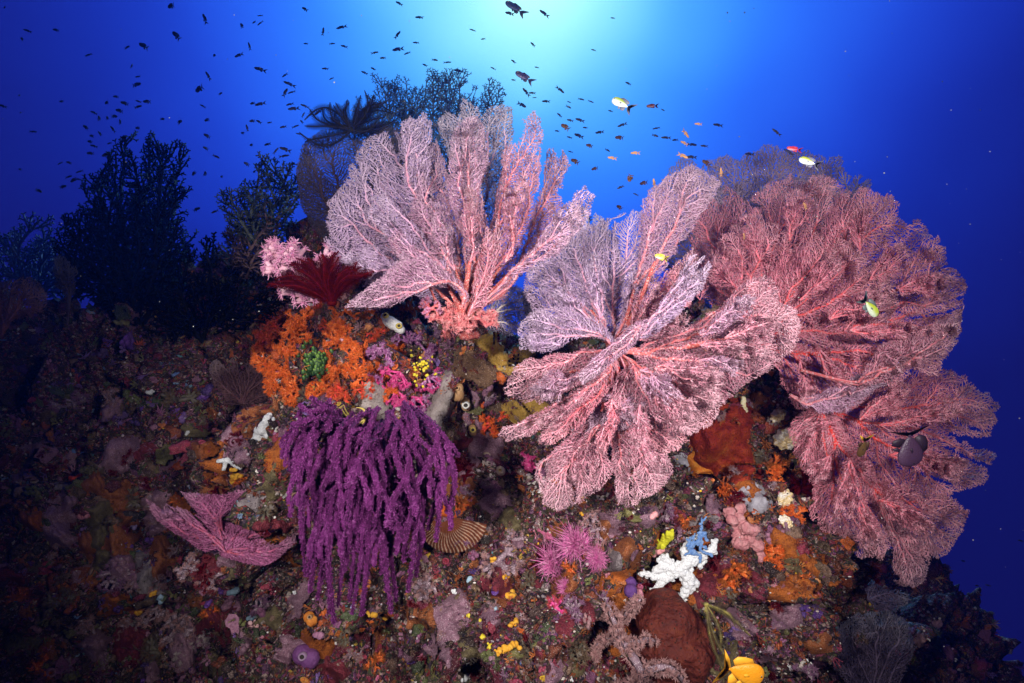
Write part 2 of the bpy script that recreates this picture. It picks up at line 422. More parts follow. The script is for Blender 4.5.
# ------------------------------------------------------------------ sea fans
def grow(poly, base, sp, seed, ragged=0.35, holes=0.0, tips=(7, 40, 220), slit=.022):
    """branching net inside an outline: points, a cheapest-path tree from the base, branch weights.
    Works in fan-plane units (u, v); returns u, v, parent, weight (number of twigs carried)"""
    r = np.random.default_rng(seed)
    poly = np.asarray(poly, float); x0, y0 = poly.min(0) - 8; x1, y1 = poly.max(0) + 8
    ys = np.arange(y0, y1, sp * .866); X = []; Y = []
    for i, y in enumerate(ys):
        xs = np.arange(x0 + (i % 2) * sp / 2, x1, sp); X.append(xs); Y.append(np.full(len(xs), y))
    X = np.concatenate(X); Y = np.concatenate(Y)
    X = X + r.uniform(-.36, .36, len(X)) * sp; Y = Y + r.uniform(-.36, .36, len(Y)) * sp
    # ragged, lobed outline
    A = ragged
    qx = X + A * (10 * n2(X / 31, Y / 31, seed + 40) + 9 * n2(X / 15, Y / 15, seed) + 6 * n2(X / 7, Y / 7, seed + 1)); qy = Y + A * (10 * n2(X / 31, Y / 31, seed + 41) + 9 * n2(X / 15, Y / 15, seed + 2) + 6 * n2(X / 7, Y / 7, seed + 3))
    k = in_poly(qx, qy, poly)
    if slit:      # clefts between lobes, widening outwards
        ddx, ddy = X - base[0], Y - base[1]; sr = np.hypot(ddx, ddy); S = np.percentile(sr[k], 97) if k.any() else 1; tt = np.arctan2(ddy, ddx)
        wdt = slit * np.clip((sr / S - .38) * 1.6, 0, 1)
        k &= ~((np.abs(n2(tt * S / 24, sr / 90, seed + 21)) < wdt * 2) | (np.abs(n2(tt * S / 60, sr / 120, seed + 22)) < wdt))
    if holes:
        k &= ~((n2(X / 13, Y / 13, seed + 7) > 1 - holes) | (n2(X / 6, Y / 6, seed + 8) > 1.12 - holes))
    bx, by = base
    X = np.concatenate([[bx], X[k]]); Y = np.concatenate([[by], Y[k]]); n = len(X)
    # cells for neighbour search
    cs = sp * 1.75; cell = {}
    cx = np.floor(X / cs).astype(int); cy = np.floor(Y / cs).astype(int)
    for i in range(n): cell.setdefault((cx[i], cy[i]), []).append(i)
    nb = [[] for _ in range(n)]
    XL = X.tolist(); YL = Y.tolist(); rr = cs * cs
    for (a, b), ids in cell.items():
        cand = [j for da in (-1, 0, 1) for db in (-1, 0, 1) for j in cell.get((a + da, b + db), ())]
        for i in ids:
            xi, yi = XL[i], YL[i]
            for j in cand:
                if j != i:
                    d = (XL[j] - xi) ** 2 + (YL[j] - yi) ** 2
                    if d < rr: nb[i].append((j, d ** .6))
    # base joins the nearest points whatever their distance
    d0 = np.hypot(X - bx, Y - by); near = np.argsort(d0)[1:9]
    for j in near:
        nb[0].append((int(j), float(d0[j])))
    noise = r.uniform(.75, 1.35, n); cheap = np.ones(n)
    def solve():
        c = (noise * cheap).tolist(); D = [1e18] * n; par = [-1] * n; D[0] = 0; h = [(0.0, 0)]
        while h:
            d, i = heapq.heappop(h)
            if d > D[i]: continue
            for j, w in nb[i]:
                e = d + w * c[j]
                if e < D[j]: D[j] = e; par[j] = i; heapq.heappush(h, (e, j))
        return np.array(D), np.array(par)
    D, par = solve()
    for cnt, mult in zip(tips, (.68, .84, .93)):
        ok = np.where(D < 1e17)[0]
        if len(ok) < 20: break
        pick = r.choice(ok, min(cnt * 3, len(ok)), replace=False)
        pick = pick[np.argsort(-D[pick])][:cnt] if cnt < 20 else pick[:cnt]
        for t in pick:
            i = int(t)
            while i > 0: cheap[i] = min(cheap[i], mult); i = int(par[i])
        D, par = solve()
    keep = D < 1e17
    m = -np.ones(n, int); m[keep] = np.arange(keep.sum())
    X, Y, D = X[keep], Y[keep], D[keep]; par = par[keep]; par = np.where(par >= 0, m[par], -1)
    w = np.ones(len(X)); order = np.argsort(-D)
    for i in order:
        if par[i] >= 0: w[par[i]] += w[i]
    # relax along the branches so that they run smoothly
    main = np.full(len(X), -1)
    for i in np.argsort(-w):
        p = par[i]
        if p >= 0 and main[p] < 0: main[p] = i
    g = (par >= 0) & (main >= 0)
    for _ in range(3):
        X2, Y2 = X.copy(), Y.copy()
        X2[g] = .5 * X[g] + .25 * (X[par[g]] + X[main[g]]); Y2[g] = .5 * Y[g] + .25 * (Y[par[g]] + Y[main[g]]); X, Y = X2, Y2
    return X, Y, par, w, D

def blade(parent, poly, base, d0, slope=(0, 0), wave=.03, wl=60, curl=0., sp=3.1, seed=1, tmat=None, smat=None, r0=.34, rmax=1.9, split=90,
          holes=0., ragged=.4, fuzz=.004, names=('branch', 'twig_web'), dfun=None, thick_k=.20, fleshy=1.0, layers=2, rimk=.38, slit=.022, lift=.014, dens=.60):
    sp = sp * dens; tV = []; tF = []; tA = []; tn = 0; bV = []; bF = []; bA = []; bn = 0; tR = []; bR = []
    for L_ in range(layers):
        X, Y, par, w, D = grow(poly, base, sp, seed + 1000 * L_, ragged, holes, slit=slit)
        n0 = len(X)
        # every twig ends in two or three short polyp-covered tips
        lf = np.where(w <= 3)[0]; lf = lf[par[lf] >= 0]; r = np.random.default_rng(seed + 100 + L_)
        tx = X[lf] - X[par[lf]]; ty = Y[lf] - Y[par[lf]]; ll = np.hypot(tx, ty) + 1e-6
        for sgn in (1, -1):
            a = sgn * r.uniform(.5, 1.2, len(lf)); ln = sp * r.uniform(.45, .85, len(lf)) / ll
            X = np.concatenate([X, X[lf] + (tx * np.cos(a) - ty * np.sin(a)) * ln]); Y = np.concatenate([Y, Y[lf] + (tx * np.sin(a) + ty * np.cos(a)) * ln])
            par = np.concatenate([par, lf]); w = np.concatenate([w, np.full(len(lf), .6)])
        dx, dy = X - base[0], Y - base[1]; s = np.hypot(dx, dy); th = np.arctan2(dy, dx)
        S = max(1, s.max())
        d = d0 + slope[0] * dx / 100 + slope[1] * dy / 100 + curl * (s / S) ** 2
        d = d + wave * (s / S) ** .7 * n2(th * S / wl * 1.3, s / (wl * 3), seed + 5) + wave * .8 * n2(X / (wl * .36), Y / (wl * .36), seed + 6) * (s / S)
        if L_: d = d + L_ * lift * np.clip(s / S * 3, 0, 1) * (1 + n2(X / 25, Y / 25, seed + 60))
        d = d + r.uniform(-1, 1, len(X)) * fuzz * np.clip(6 / w, .15, 1)
        if dfun is not None: d = dfun(X, Y, d)
        P = W(X, Y, d)
        R = np.clip(r0 * w ** thick_k, .26, rmax * (1 if L_ == 0 else .7)) * (d / FOC)
        R *= 1 + .15 * r.uniform(-1, 1, len(R))
        age = np.clip((np.log(np.maximum(w, 1)) - 4.1) / 3.8, 0, 1)
        thick = w > split; thick[0] = True; rim = np.clip((s / S - .62) / .36, 0, 1) * rimk * np.clip(1.2 - age * 2, 0, 1)
        ti = np.where(thick)[0]; mp = -np.ones(len(X), int); mp[ti] = np.arange(len(ti))
        tp = np.where(par[ti] >= 0, mp[par[ti]], -1)
        if len(ti) > 3:
            V, F, ix = tree_tubes(P[ti], tp, R[ti] * fleshy, 7)
            V = V + .0022 * vnoise(V * 160, 3)[:, None] * np.clip(R[ti][ix] / .004, 0, 1)[:, None]
            bV.append(V); bF += [f + bn for f in F]; bn += len(V); bA.append(np.clip(age[ti][ix] * 1.15, 0, 1)); bR.append(rim[ti][ix])
        keep = ~thick; keep |= np.isin(np.arange(len(X)), par[keep][par[keep] >= 0])
        ki = np.where(keep)[0]; mp = -np.ones(len(X), int); mp[ki] = np.arange(len(ki))
        kp = np.where((par[ki] >= 0) & ~(thick[ki]), mp[par[ki]], -1)
        Rk = R[ki].copy(); Rk[thick[ki]] *= .5
        V, F, ix = tree_tubes(P[ki], kp, Rk, 3)
        tV.append(V); tF += [f + tn for f in F]; tn += len(V); tA.append(age[ki][ix]); tR.append(rim[ki][ix])
    o = []
    if bV: o.append(obj(names[0], np.concatenate(bV), bF, smat or tmat, parent, {'age': np.concatenate(bA), 'rim': np.concatenate(bR)}))
    o.append(obj(names[1], np.concatenate(tV), tF, tmat, parent, {'age': np.concatenate(tA), 'rim': np.concatenate(tR)}))
    return o

FM_pale = fan_mat("sea_fan_pale_pink", (.47, .25, .37), (.56, .15, .15))
FM_mid = fan_mat("sea_fan_pink", (.53, .21, .28), (.56, .12, .12))
FM_lav = fan_mat("sea_fan_lavender", (.44, .29, .45), (.54, .18, .21))
FM_red = fan_mat("sea_fan_rose", (.74, .245, .32), (.74, .06, .05))
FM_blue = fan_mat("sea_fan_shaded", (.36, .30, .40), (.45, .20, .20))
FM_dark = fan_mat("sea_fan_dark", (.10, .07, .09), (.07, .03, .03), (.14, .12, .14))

# --- the tall pale fan on top of the pinnacle
bA = W(462, 325, 1.34)
fanA = thing("sea_fan", "tall pale pink sea fan with upright blades on the pinnacle above the orange growth", "sea fan", bA, "sea fans on the reef")
B0 = (463, 312)
blade(fanA, [(470,200),(445,150),(437,125),(445,111),(458,118),(462,103),(475,108),(480,115),(490,105),(500,103),(512,110),(514,130),(508,170),(500,220),(488,300),(465,300)], B0, 1.47, seed=11, tmat=FM_blue, smat=FM_lav, wave=.04, wl=30, sp=2.9, holes=.12)
blade(fanA, [(455,300),(400,290),(372,290),(352,268),(330,247),(325,222),(331,195),(350,172),(365,145),(385,133),(400,137),(410,155),(430,150),(440,170),(452,230),(466,300)], (458,300), 1.44, seed=12, tmat=FM_lav, wave=.06, curl=.08, wl=80, sp=2.8, ragged=.55)
blade(fanA, [(415,215),(405,165),(402,124),(410,117),(417,124),(425,112),(433,120),(430,155),(428,190),(452,290),(440,290)], (455,300), 1.42, seed=13, tmat=FM_lav, wave=.03, wl=20, sp=2.7, ragged=.5)
blade(fanA, [(470,300),(440,285),(418,268),(395,252),(388,238),(410,220),(416,180),(425,152),(436,138),(447,165),(457,200),(476,240),(480,300)], B0, 1.36, slope=(.05, -.05), seed=14, tmat=FM_pale, wave=.06, wl=50, sp=2.7)
blade(fanA, [(474,300),(462,235),(449,195),(445,160),(450,140),(462,124),(480,114),(488,130),(486,180),(484,230),(480,300)], B0, 1.30, slope=(.25, 0), seed=15, tmat=FM_pale, wave=.05, wl=24, sp=2.5)
blade(fanA, [(478,300),(490,240),(499,185),(505,150),(520,140),(524,115),(535,106),(544,120),(541,150),(537,190),(529,230),(511,270),(495,305)], (468,312), 1.33, slope=(.1, 0), seed=16, tmat=FM_mid, wave=.05, wl=26, sp=2.8, holes=.1)
blade(fanA, [(497,292),(512,262),(530,228),(541,188),(546,160),(551,145),(557,165),(562,150),(569,166),(561,190),(557,215),(541,242),(520,272),(503,300)], (470,314), 1.37, slope=(.15, 0), seed=17, tmat=FM_mid, wave=.05, wl=22, sp=2.8, holes=.15)
blade(fanA, [(500,292),(520,262),(540,240),(558,213),(575,190),(588,186),(595,198),(592,215),(576,236),(556,256),(532,266),(512,282)], (470,314), 1.30, slope=(-.1, 0), seed=18, tmat=FM_pale, wave=.04, wl=22, sp=2.6)
blade(fanA, [(470,300),(448,284),(430,287),(402,302),(376,309),(346,309),(358,295),(383,277),(400,262),(425,256),(442,268),(462,282)], (462,308), 1.24, slope=(.1, .05), seed=19, tmat=FM_pale, wave=.05, wl=40, sp=2.5, ragged=.2)
blade(fanA, [(470,310),(474,270),(480,230),(470,200),(476,185),(484,200),(492,235),(500,215),(506,225),(498,260),(486,305)], (468,316), 1.27, seed=20, tmat=FM_mid, wave=.03, wl=20, sp=2.9, holes=.2)
# red trunk dividing just above the rock
mb = MB()
rr = random.Random(3)
for tx, ty, r1, rb in [(470,262,.012,.022),(484,250,.010,.020),(447,285,.009,.017),(436,290,.008,.016),(500,268,.010,.018),(510,272,.008,.015),(456,268,.009,.017),(478,285,.011,.02),(425,276,.005,.012),(520,262,.006,.013),(463,240,.006,.014),(490,232,.006,.014)]:
    e = W(tx, ty, 1.31 + rr.uniform(-.04, .04)); s = W(463 + rr.uniform(-14, 14), 336, 1.40); m_ = (e + s) / 2 + np.array([rr.uniform(-.015, .015), -.03, -.01]); m_[0] = .35 * e[0] + .65 * s[0]
    Vt, Ft = tube([s, m_, e], [rb * .62, (rb + r1) * .28, r1 * .3], 10, sub=8); Vt = Vt + .003 * vnoise(Vt * 120, 8)[:, None]; mb.add(Vt, Ft)
obj("trunk", np.concatenate(mb.V), mb.F, pmat("fan_trunk_red", [(.46, .07, .07), (.60, .14, .12), (.42, .05, .07)], 90, speck=((.85, .6, .55), 260, .35), bump=.6), fanA)

# --- small blue-grey fan in the gap
f = thing("sea_fan", "small blue grey sea fan with white branches right of the tall fan's trunk", "sea fan", W(486, 318, 1.55), "sea fans on the reef")
blade(f, [(482,318),(492,298),(502,286),(515,283),(528,296),(533,315),(522,330),(505,333),(490,328)], (484, 318), 1.55, seed=31, tmat=FM_blue, smat=pmat("pale_branch", [(.7, .55, .5), (.8, .7, .6)], 40), wave=.04, sp=2.9, rmax=2.2)
f = thing("sea_fan", "lavender sea fan half hidden in the gap between tall fan and big pink fan", "sea fan", W(575, 330, 1.62), "sea fans on the reef")
blade(f, [(570,330),(545,300),(530,276),(526,250),(540,238),(552,215),(566,225),(575,205),(592,208),(605,222),(618,240),(620,285),(600,330)], (582, 335), 1.62, seed=32, tmat=FM_blue, smat=FM_lav, wave=.06, sp=2.9, holes=.2)

# --- the big pink fan in the middle
fanB = thing("sea_fan", "large ruffled pink sea fan in the middle, blades spreading every way from one crown", "sea fan", W(612, 345, 1.32), "sea fans on the reef")
C0 = (612, 345)
blade(fanB, [(606,340),(580,332),(545,322),(524,292),(529,265),(550,255),(560,238),(580,226),(600,222),(620,214),(640,210),(652,225),(658,252),(650,282),(636,312),(625,340)], C0, 1.33, slope=(0, -.08), seed=41, tmat=FM_lav, wave=.07, wl=70, sp=2.7, ragged=.5)
blade(fanB, [(615,330),(628,292),(638,262),(640,225),(646,198),(660,182),(672,174),(690,169),(708,170),(717,184),(708,205),(692,226),(678,243),(662,268),(643,300),(628,335)], C0, 1.25, slope=(.02, -.12), seed=42, tmat=FM_pale, wave=.05, wl=45, sp=2.6, ragged=.5)
blade(fanB, [(620,335),(640,330),(660,300),(670,270),(690,250),(698,262),(690,290),(672,312),(650,335)], C0, 1.34, seed=43, tmat=FM_mid, wave=.05, wl=30, sp=2.7, holes=.1)
blade(fanB, [(630,340),(655,312),(674,284),(690,258),(703,252),(712,268),(703,288),(688,304),(668,322),(646,340)], (618,345), 1.12, slope=(-.05, -.05), seed=44, tmat=FM_lav, wave=.04, wl=22, sp=2.3, ragged=.3)
blade(fanB, [(620,347),(590,337),(570,340),(548,352),(524,348),(517,334),(530,316),(548,306),(572,308),(600,322)], C0, 1.22, slope=(.05, 0), seed=45, tmat=FM_lav, wave=.05, wl=40, sp=2.6)
blade(fanB, [(632,352),(660,336),(690,326),(714,314),(733,290),(750,279),(766,277),(778,288),(779,302),(795,310),(798,328),(792,345),(780,360),(760,375),(742,386),(725,400),(705,395),(680,385),(655,372)], (618,350), 1.25, slope=(-.04, 0), seed=46, tmat=FM_mid, wave=.07, wl=55, sp=2.6, ragged=.4)
blade(fanB, [(632,360),(660,362),(690,376),(716,386),(728,402),(712,422),(690,437),(668,424),(650,414),(632,420),(615,412),(612,395),(620,375)], (618,352), 1.16, slope=(-.03, .02), seed=47, tmat=FM_mid, wave=.06, wl=45, sp=2.5)
blade(fanB, [(618,350),(598,366),(578,386),(558,396),(542,402),(520,400),(503,396),(508,376),(528,360),(558,354),(592,348)], C0, 1.17, slope=(.05, .03), seed=48, tmat=FM_mid, wave=.06, wl=40, sp=2.5)
blade(fanB, [(648,320),(636,344),(604,370),(582,386),(578,376),(592,358),(612,344),(636,322)], (640,326), 1.04, slope=(.12, .1), seed=49, tmat=FM_pale, wave=.03, wl=18, sp=2.1, ragged=.15)
blade(fanB, [(622,362),(602,386),(578,406),(552,422),(530,436),(505,441),(483,427),(510,424),(540,411),(570,394),(602,370)], C0, 1.13, slope=(.03, .02), seed=50, tmat=FM_mid, wave=.05, wl=26, sp=2.4, ragged=.25)
blade(fanB, [(616,378),(600,402),(580,427),(552,446),(538,442),(545,428),(570,410),(600,384)], C0, 1.18, seed=51, tmat=FM_red, wave=.04, wl=26, sp=2.6)
blade(fanB, [(614,380),(603,420),(606,450),(612,470),(601,491),(580,502),(560,509),(544,502),(534,482),(534,464),(555,449),(575,428),(597,400)], C0, 1.28, slope=(0, -.06), seed=52, tmat=FM_mid, wave=.06, wl=50, sp=2.6)
blade(fanB, [(614,395),(622,428),(650,440),(668,458),(673,474),(661,486),(646,496),(630,505),(618,505),(615,480),(613,450)], C0, 1.27, slope=(0, -.05), seed=53, tmat=FM_mid, wave=.05, wl=40, sp=2.6)
blade(fanB, [(622,398),(650,412),(680,428),(690,440),(676,452),(664,456),(640,440),(618,428)], C0, 1.2, seed=54, tmat=FM_red, wave=.05, wl=30, sp=2.6)
blade(fanB, [(616,385),(640,395),(655,410),(648,425),(620,432),(596,428),(585,440),(590,415),(602,395)], C0, 1.19, seed=55, tmat=FM_pale, wave=.05, wl=25, sp=2.5)
mb = MB()
for tx, ty, de, rb in [(634,290,1.28,.008),(655,262,1.2,.008),(690,337,1.22,.009),(715,342,1.20,.008),(640,375,1.17,.009),(655,390,1.14,.008),(602,410,1.2,.008),(618,405,1.2,.008),(592,310,1.28,.007),(570,372,1.15,.006),(690,295,1.13,.006)]:
    s = W(612, 352, 1.36); e = W(tx, ty, de); m_ = (s + e) / 2 + np.array([0, -.02, -.012])
    Vt, Ft = tube([s, m_, e], [rb, rb * .75, rb * .4], 9, sub=8); Vt = Vt + .003 * vnoise(Vt * 140, 8)[:, None]; mb.add(Vt, Ft)
obj("trunk", np.concatenate(mb.V), mb.F, bpy.data.materials["fan_trunk_red"], fanB)

def lobe(fan, bx, by, tx, ty, wd, d, mat, seed, dt=0.0, **kw):
    """one small rounded blade from a base point to a tip"""
    ax, ay = tx - bx, ty - by; L_ = math.hypot(ax, ay); ux, uy = ax / L_, ay / L_; g_ = random.Random(seed); P_ = []
    for q in range(15):
        t_ = q / 14; a_ = math.pi * t_; r_ = 1 + g_.uniform(-.1, .1)
        s_ = (1 - math.cos(a_ * 2)) / 2; al = .06 + .94 * math.sin(a_) ** .55 * r_ if True else 0
        w_ = -math.cos(a_) * wd * (math.sin(a_) ** .45 * .9 + .1) * r_
        P_.append((bx + ux * L_ * al - uy * w_, by + uy * L_ * al + ux * w_))
    kw.setdefault('wave', .05); kw.setdefault('sp', 2.6)
    slope = (dt * ux, dt * uy)
    blade(fan, P_, (bx, by), d, slope=slope, tmat=mat, wl=max(14, wd * .9), seed=seed, ragged=.7, **kw)
for i, (bx, by, tx, ty, wd, d, m_) in enumerate([(640,375,700,418,16,1.13,FM_mid),(640,370,676,398,14,1.08,FM_pale),(655,368,722,378,14,1.12,FM_mid),(700,345,770,352,16,1.16,FM_mid),(700,335,752,298,16,1.15,FM_pale),
      (725,338,780,318,14,1.13,FM_mid),(590,372,530,394,11,1.08,FM_pale),(585,392,540,428,10,1.08,FM_mid),(600,425,560,480,15,1.2,FM_mid),(625,420,655,470,14,1.19,FM_mid),(612,400,600,456,12,1.15,FM_red),
      (590,320,552,282,16,1.25,FM_lav),(600,318,588,262,16,1.24,FM_lav),(560,345,524,338,10,1.16,FM_lav),(640,405,636,446,14,1.12,FM_mid),(665,320,694,298,10,1.16,FM_red),(628,340,660,282,17,1.24,FM_mid),(630,335,682,268,13,1.3,FM_red),(625,330,632,268,15,1.3,FM_lav),(640,340,690,312,14,1.2,FM_mid),(655,395,690,430,14,1.12,FM_mid),(700,360,742,372,14,1.1,FM_pale)]):
    lobe(fanB, bx, by, tx, ty, wd, d, m_, 300 + i, dt=-.05)
for i, (bx, by, tx, ty, wd, d, m_) in enumerate([(440,280,350,262,20,1.33,FM_lav),(445,270,372,200,22,1.36,FM_lav),(455,270,430,200,14,1.27,FM_pale),(470,262,468,190,12,1.25,FM_mid),(505,262,520,180,10,1.27,FM_mid),(430,278,396,258,14,1.22,FM_pale)]):
    lobe(fanA, bx, by, tx, ty, wd, d, m_, 340 + i)

# --- the fans on the right shoulder
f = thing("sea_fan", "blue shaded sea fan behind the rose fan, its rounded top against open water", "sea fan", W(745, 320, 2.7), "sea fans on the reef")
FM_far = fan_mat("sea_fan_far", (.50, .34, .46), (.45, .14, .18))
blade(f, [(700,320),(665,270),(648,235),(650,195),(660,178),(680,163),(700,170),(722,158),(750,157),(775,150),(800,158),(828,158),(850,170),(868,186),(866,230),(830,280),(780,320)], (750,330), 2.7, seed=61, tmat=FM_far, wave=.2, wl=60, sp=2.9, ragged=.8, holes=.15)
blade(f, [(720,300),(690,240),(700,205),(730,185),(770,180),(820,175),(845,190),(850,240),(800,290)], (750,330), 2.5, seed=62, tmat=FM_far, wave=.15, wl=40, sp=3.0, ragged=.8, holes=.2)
fanC = thing("sea_fan", "huge rose red sea fan on the right shoulder, its rounded edge against open blue water", "sea fan", W(752, 345, 1.95), "sea fans on the reef")
D0 = (755, 345)
blade(fanC, [(735,325),(705,300),(688,262),(690,222),(702,194),(722,185),(745,200),(765,178),(795,172),(825,178),(842,190),(842,225),(820,270),(795,312),(770,335)], D0, 1.95, seed=63, tmat=FM_red, wave=.14, wl=50, sp=2.8, holes=.2, ragged=.7)
blade(fanC, [(770,342),(790,305),(815,262),(826,215),(842,196),(858,188),(880,192),(897,203),(902,228),(922,226),(940,245),(952,268),(966,282),(968,302),(956,325),(944,347),(922,360),(898,366),(868,362),(830,358),(800,350)], D0, 1.9, slope=(-.05, 0), seed=64, tmat=FM_red, wave=.16, wl=45, sp=2.75, holes=.2, ragged=.8)
blade(fanC, [(770,345),(800,345),(850,348),(902,345),(935,345),(948,352),(940,370),(915,368),(898,380),(872,394),(850,405),(828,411),(800,407),(784,388),(775,366)], D0, 1.72, slope=(-.05, .02), seed=65, tmat=FM_red, wave=.12, wl=35, sp=2.6, holes=.12, ragged=.5)
blade(fanC, [(760,330),(765,290),(790,250),(820,230),(850,240),(880,260),(900,300),(880,330),(850,345),(800,345)], D0, 1.76, seed=66, tmat=FM_red, wave=.12, wl=35, sp=2.9, holes=.28, ragged=.8)
blade(fanC, [(745,320),(715,285),(705,255),(730,225),(760,215),(790,235),(790,280),(770,320)], D0, 1.78, seed=67, tmat=FM_red, wave=.12, wl=35, sp=2.9, holes=.28, ragged=.8)
blade(fanC, [(865,370),(885,345),(915,330),(948,315),(962,305),(958,330),(945,352),(925,362),(900,372),(880,385),(850,392)], (800,370), 1.58, seed=68, tmat=FM_mid, wave=.08, wl=22, sp=2.4, holes=.1)
blade(fanC, [(800,405),(820,395),(850,380),(880,370),(892,378),(868,396),(848,407),(825,414)], (790,395), 1.6, seed=69, tmat=FM_pale, wave=.05, wl=16, sp=2.3)
fanD = thing("sea_fan", "rose red sea fan lowest on the right, a small lobe hanging at its bottom", "sea fan", W(820, 408, 1.85), "sea fans on the reef")
E0 = (822, 410)
blade(fanD, [(825,408),(842,396),(870,386),(900,377),(920,371),(950,374),(975,386),(990,400),(994,418),(986,431),(962,430),(940,436),(960,441),(985,446),(995,460),(985,480),(968,491),(940,500),(910,500),(880,490),(855,470),(838,440)], E0, 1.85, slope=(.03, 0), seed=71, tmat=FM_red, wave=.14, wl=45, sp=2.75, holes=.12, ragged=.7)
blade(fanD, [(826,405),(805,408),(790,430),(797,460),(815,486),(812,508),(824,530),(850,547),(878,556),(892,540),(906,520),(900,498),(872,480),(852,450),(840,420)], E0, 1.75, seed=72, tmat=FM_red, wave=.12, wl=40, sp=2.7, holes=.14, ragged=.6)
blade(fanD, [(845,448),(880,486),(920,494),(958,500),(966,510),(956,540),(936,560),(920,556),(904,545),(880,520)], E0, 1.82, seed=73, tmat=FM_red, wave=.10, wl=30, sp=2.7, holes=.14, ragged=.6)
blade(fanD, [(882,520),(888,545),(888,565),(900,582),(915,589),(928,576),(928,560),(916,542),(900,522)], (880,500), 1.78, seed=74, tmat=FM_mid, wave=.05, wl=30, sp=2.7, ragged=.5)

for i, (bx, by, tx, ty, wd, d, m_) in enumerate([(800,300,838,258,20,1.7,FM_red),(830,320,880,290,18,1.66,FM_red),(850,330,920,330,16,1.6,FM_red),(870,280,905,240,18,1.74,FM_red),(860,250,860,205,18,1.8,FM_red),(900,290,948,282,18,1.7,FM_red),
      (760,260,740,215,18,1.75,FM_red),(790,240,800,195,18,1.8,FM_red),(740,290,712,262,16,1.7,FM_red),(820,350,850,388,16,1.62,FM_red),(800,360,806,398,14,1.6,FM_red),(880,345,905,368,14,1.58,FM_mid),(700,300,696,270,12,1.75,FM_red)]):
    lobe(fanC, bx, by, tx, ty, wd, d, m_, 360 + i, wave=.09, holes=.08)
for i, (bx, by, tx, ty, wd, d, m_) in enumerate([(860,420,905,392,18,1.7,FM_red),(880,425,960,405,18,1.68,FM_red),(890,455,970,465,18,1.66,FM_red),(850,460,845,520,18,1.62,FM_red),(835,450,810,480,14,1.64,FM_red),(880,500,935,530,16,1.66,FM_red),(860,500,875,545,14,1.63,FM_red),(840,420,805,430,12,1.68,FM_red)]):
    lobe(fanD, bx, by, tx, ty, wd, d, m_, 380 + i, wave=.08, holes=.08)

# --- far fans and black corals behind the pinnacle and on the left
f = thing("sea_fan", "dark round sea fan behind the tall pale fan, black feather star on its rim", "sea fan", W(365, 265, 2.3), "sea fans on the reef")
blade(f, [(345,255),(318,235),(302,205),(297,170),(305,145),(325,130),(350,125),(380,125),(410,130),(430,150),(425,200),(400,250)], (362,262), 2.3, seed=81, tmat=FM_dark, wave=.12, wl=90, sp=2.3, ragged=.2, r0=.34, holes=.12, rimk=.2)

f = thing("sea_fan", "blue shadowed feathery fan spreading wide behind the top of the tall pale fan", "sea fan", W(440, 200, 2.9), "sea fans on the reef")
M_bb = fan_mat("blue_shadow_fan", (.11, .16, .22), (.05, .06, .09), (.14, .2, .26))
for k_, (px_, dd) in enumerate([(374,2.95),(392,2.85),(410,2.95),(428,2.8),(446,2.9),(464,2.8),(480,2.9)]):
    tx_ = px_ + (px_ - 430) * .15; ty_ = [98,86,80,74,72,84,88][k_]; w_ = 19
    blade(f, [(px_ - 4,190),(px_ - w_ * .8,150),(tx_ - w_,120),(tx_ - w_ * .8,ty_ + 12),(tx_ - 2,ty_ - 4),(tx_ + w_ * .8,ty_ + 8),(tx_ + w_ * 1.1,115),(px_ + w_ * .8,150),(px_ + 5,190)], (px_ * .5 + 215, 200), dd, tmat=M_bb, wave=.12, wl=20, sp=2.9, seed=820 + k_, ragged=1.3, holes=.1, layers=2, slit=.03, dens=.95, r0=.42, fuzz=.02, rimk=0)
f = thing("sea_fan", "dark blue twiggy fan in the open gap right of the tall fan's top", "sea fan", W(570, 265, 2.6), "sea fans on the reef")
blade(f, [(560,260),(550,225),(556,190),(566,172),(578,180),(586,200),(600,215),(600,240),(580,262)], (570,270), 2.6, tmat=M_bb, wave=.1, wl=20, sp=4.0, seed=85, ragged=1.0, holes=.3, layers=1, slit=.2, dens=1, r0=.7)

# black corals and dim bushes on the left
def black_bush(label, poly, base, d, mat, seed, sp=4.2, n=3, depth=.22, r0=.85, name="black_coral", cat="black coral", holes=.22, gp=None, ragged=1.9):
    f = thing(name, label, cat, W(base[0], base[1], d), gp)
    blade(f, poly, base, d, tmat=mat, wave=depth, wl=26, sp=sp, seed=seed, ragged=ragged, holes=holes, layers=n, lift=depth, fuzz=.05, r0=r0, rmax=5, split=60, slit=.09, dens=1.15, rimk=0, names=('stem', 'twigs'))
    return f
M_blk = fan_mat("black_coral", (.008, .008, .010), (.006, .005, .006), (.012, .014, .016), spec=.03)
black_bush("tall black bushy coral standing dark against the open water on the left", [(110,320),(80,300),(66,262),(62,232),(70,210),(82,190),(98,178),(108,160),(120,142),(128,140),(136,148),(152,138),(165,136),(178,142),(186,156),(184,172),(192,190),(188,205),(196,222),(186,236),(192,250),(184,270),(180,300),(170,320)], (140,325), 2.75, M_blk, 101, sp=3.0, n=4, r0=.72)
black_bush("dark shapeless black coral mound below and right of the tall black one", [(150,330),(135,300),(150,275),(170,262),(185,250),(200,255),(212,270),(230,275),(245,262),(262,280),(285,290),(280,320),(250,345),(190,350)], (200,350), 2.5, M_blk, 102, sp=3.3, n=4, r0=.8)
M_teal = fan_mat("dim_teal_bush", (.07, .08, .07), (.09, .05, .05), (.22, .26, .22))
M_dmv = fan_mat("dim_mauve_bush", (.12, .07, .075), (.1, .05, .05), (.2, .13, .13))
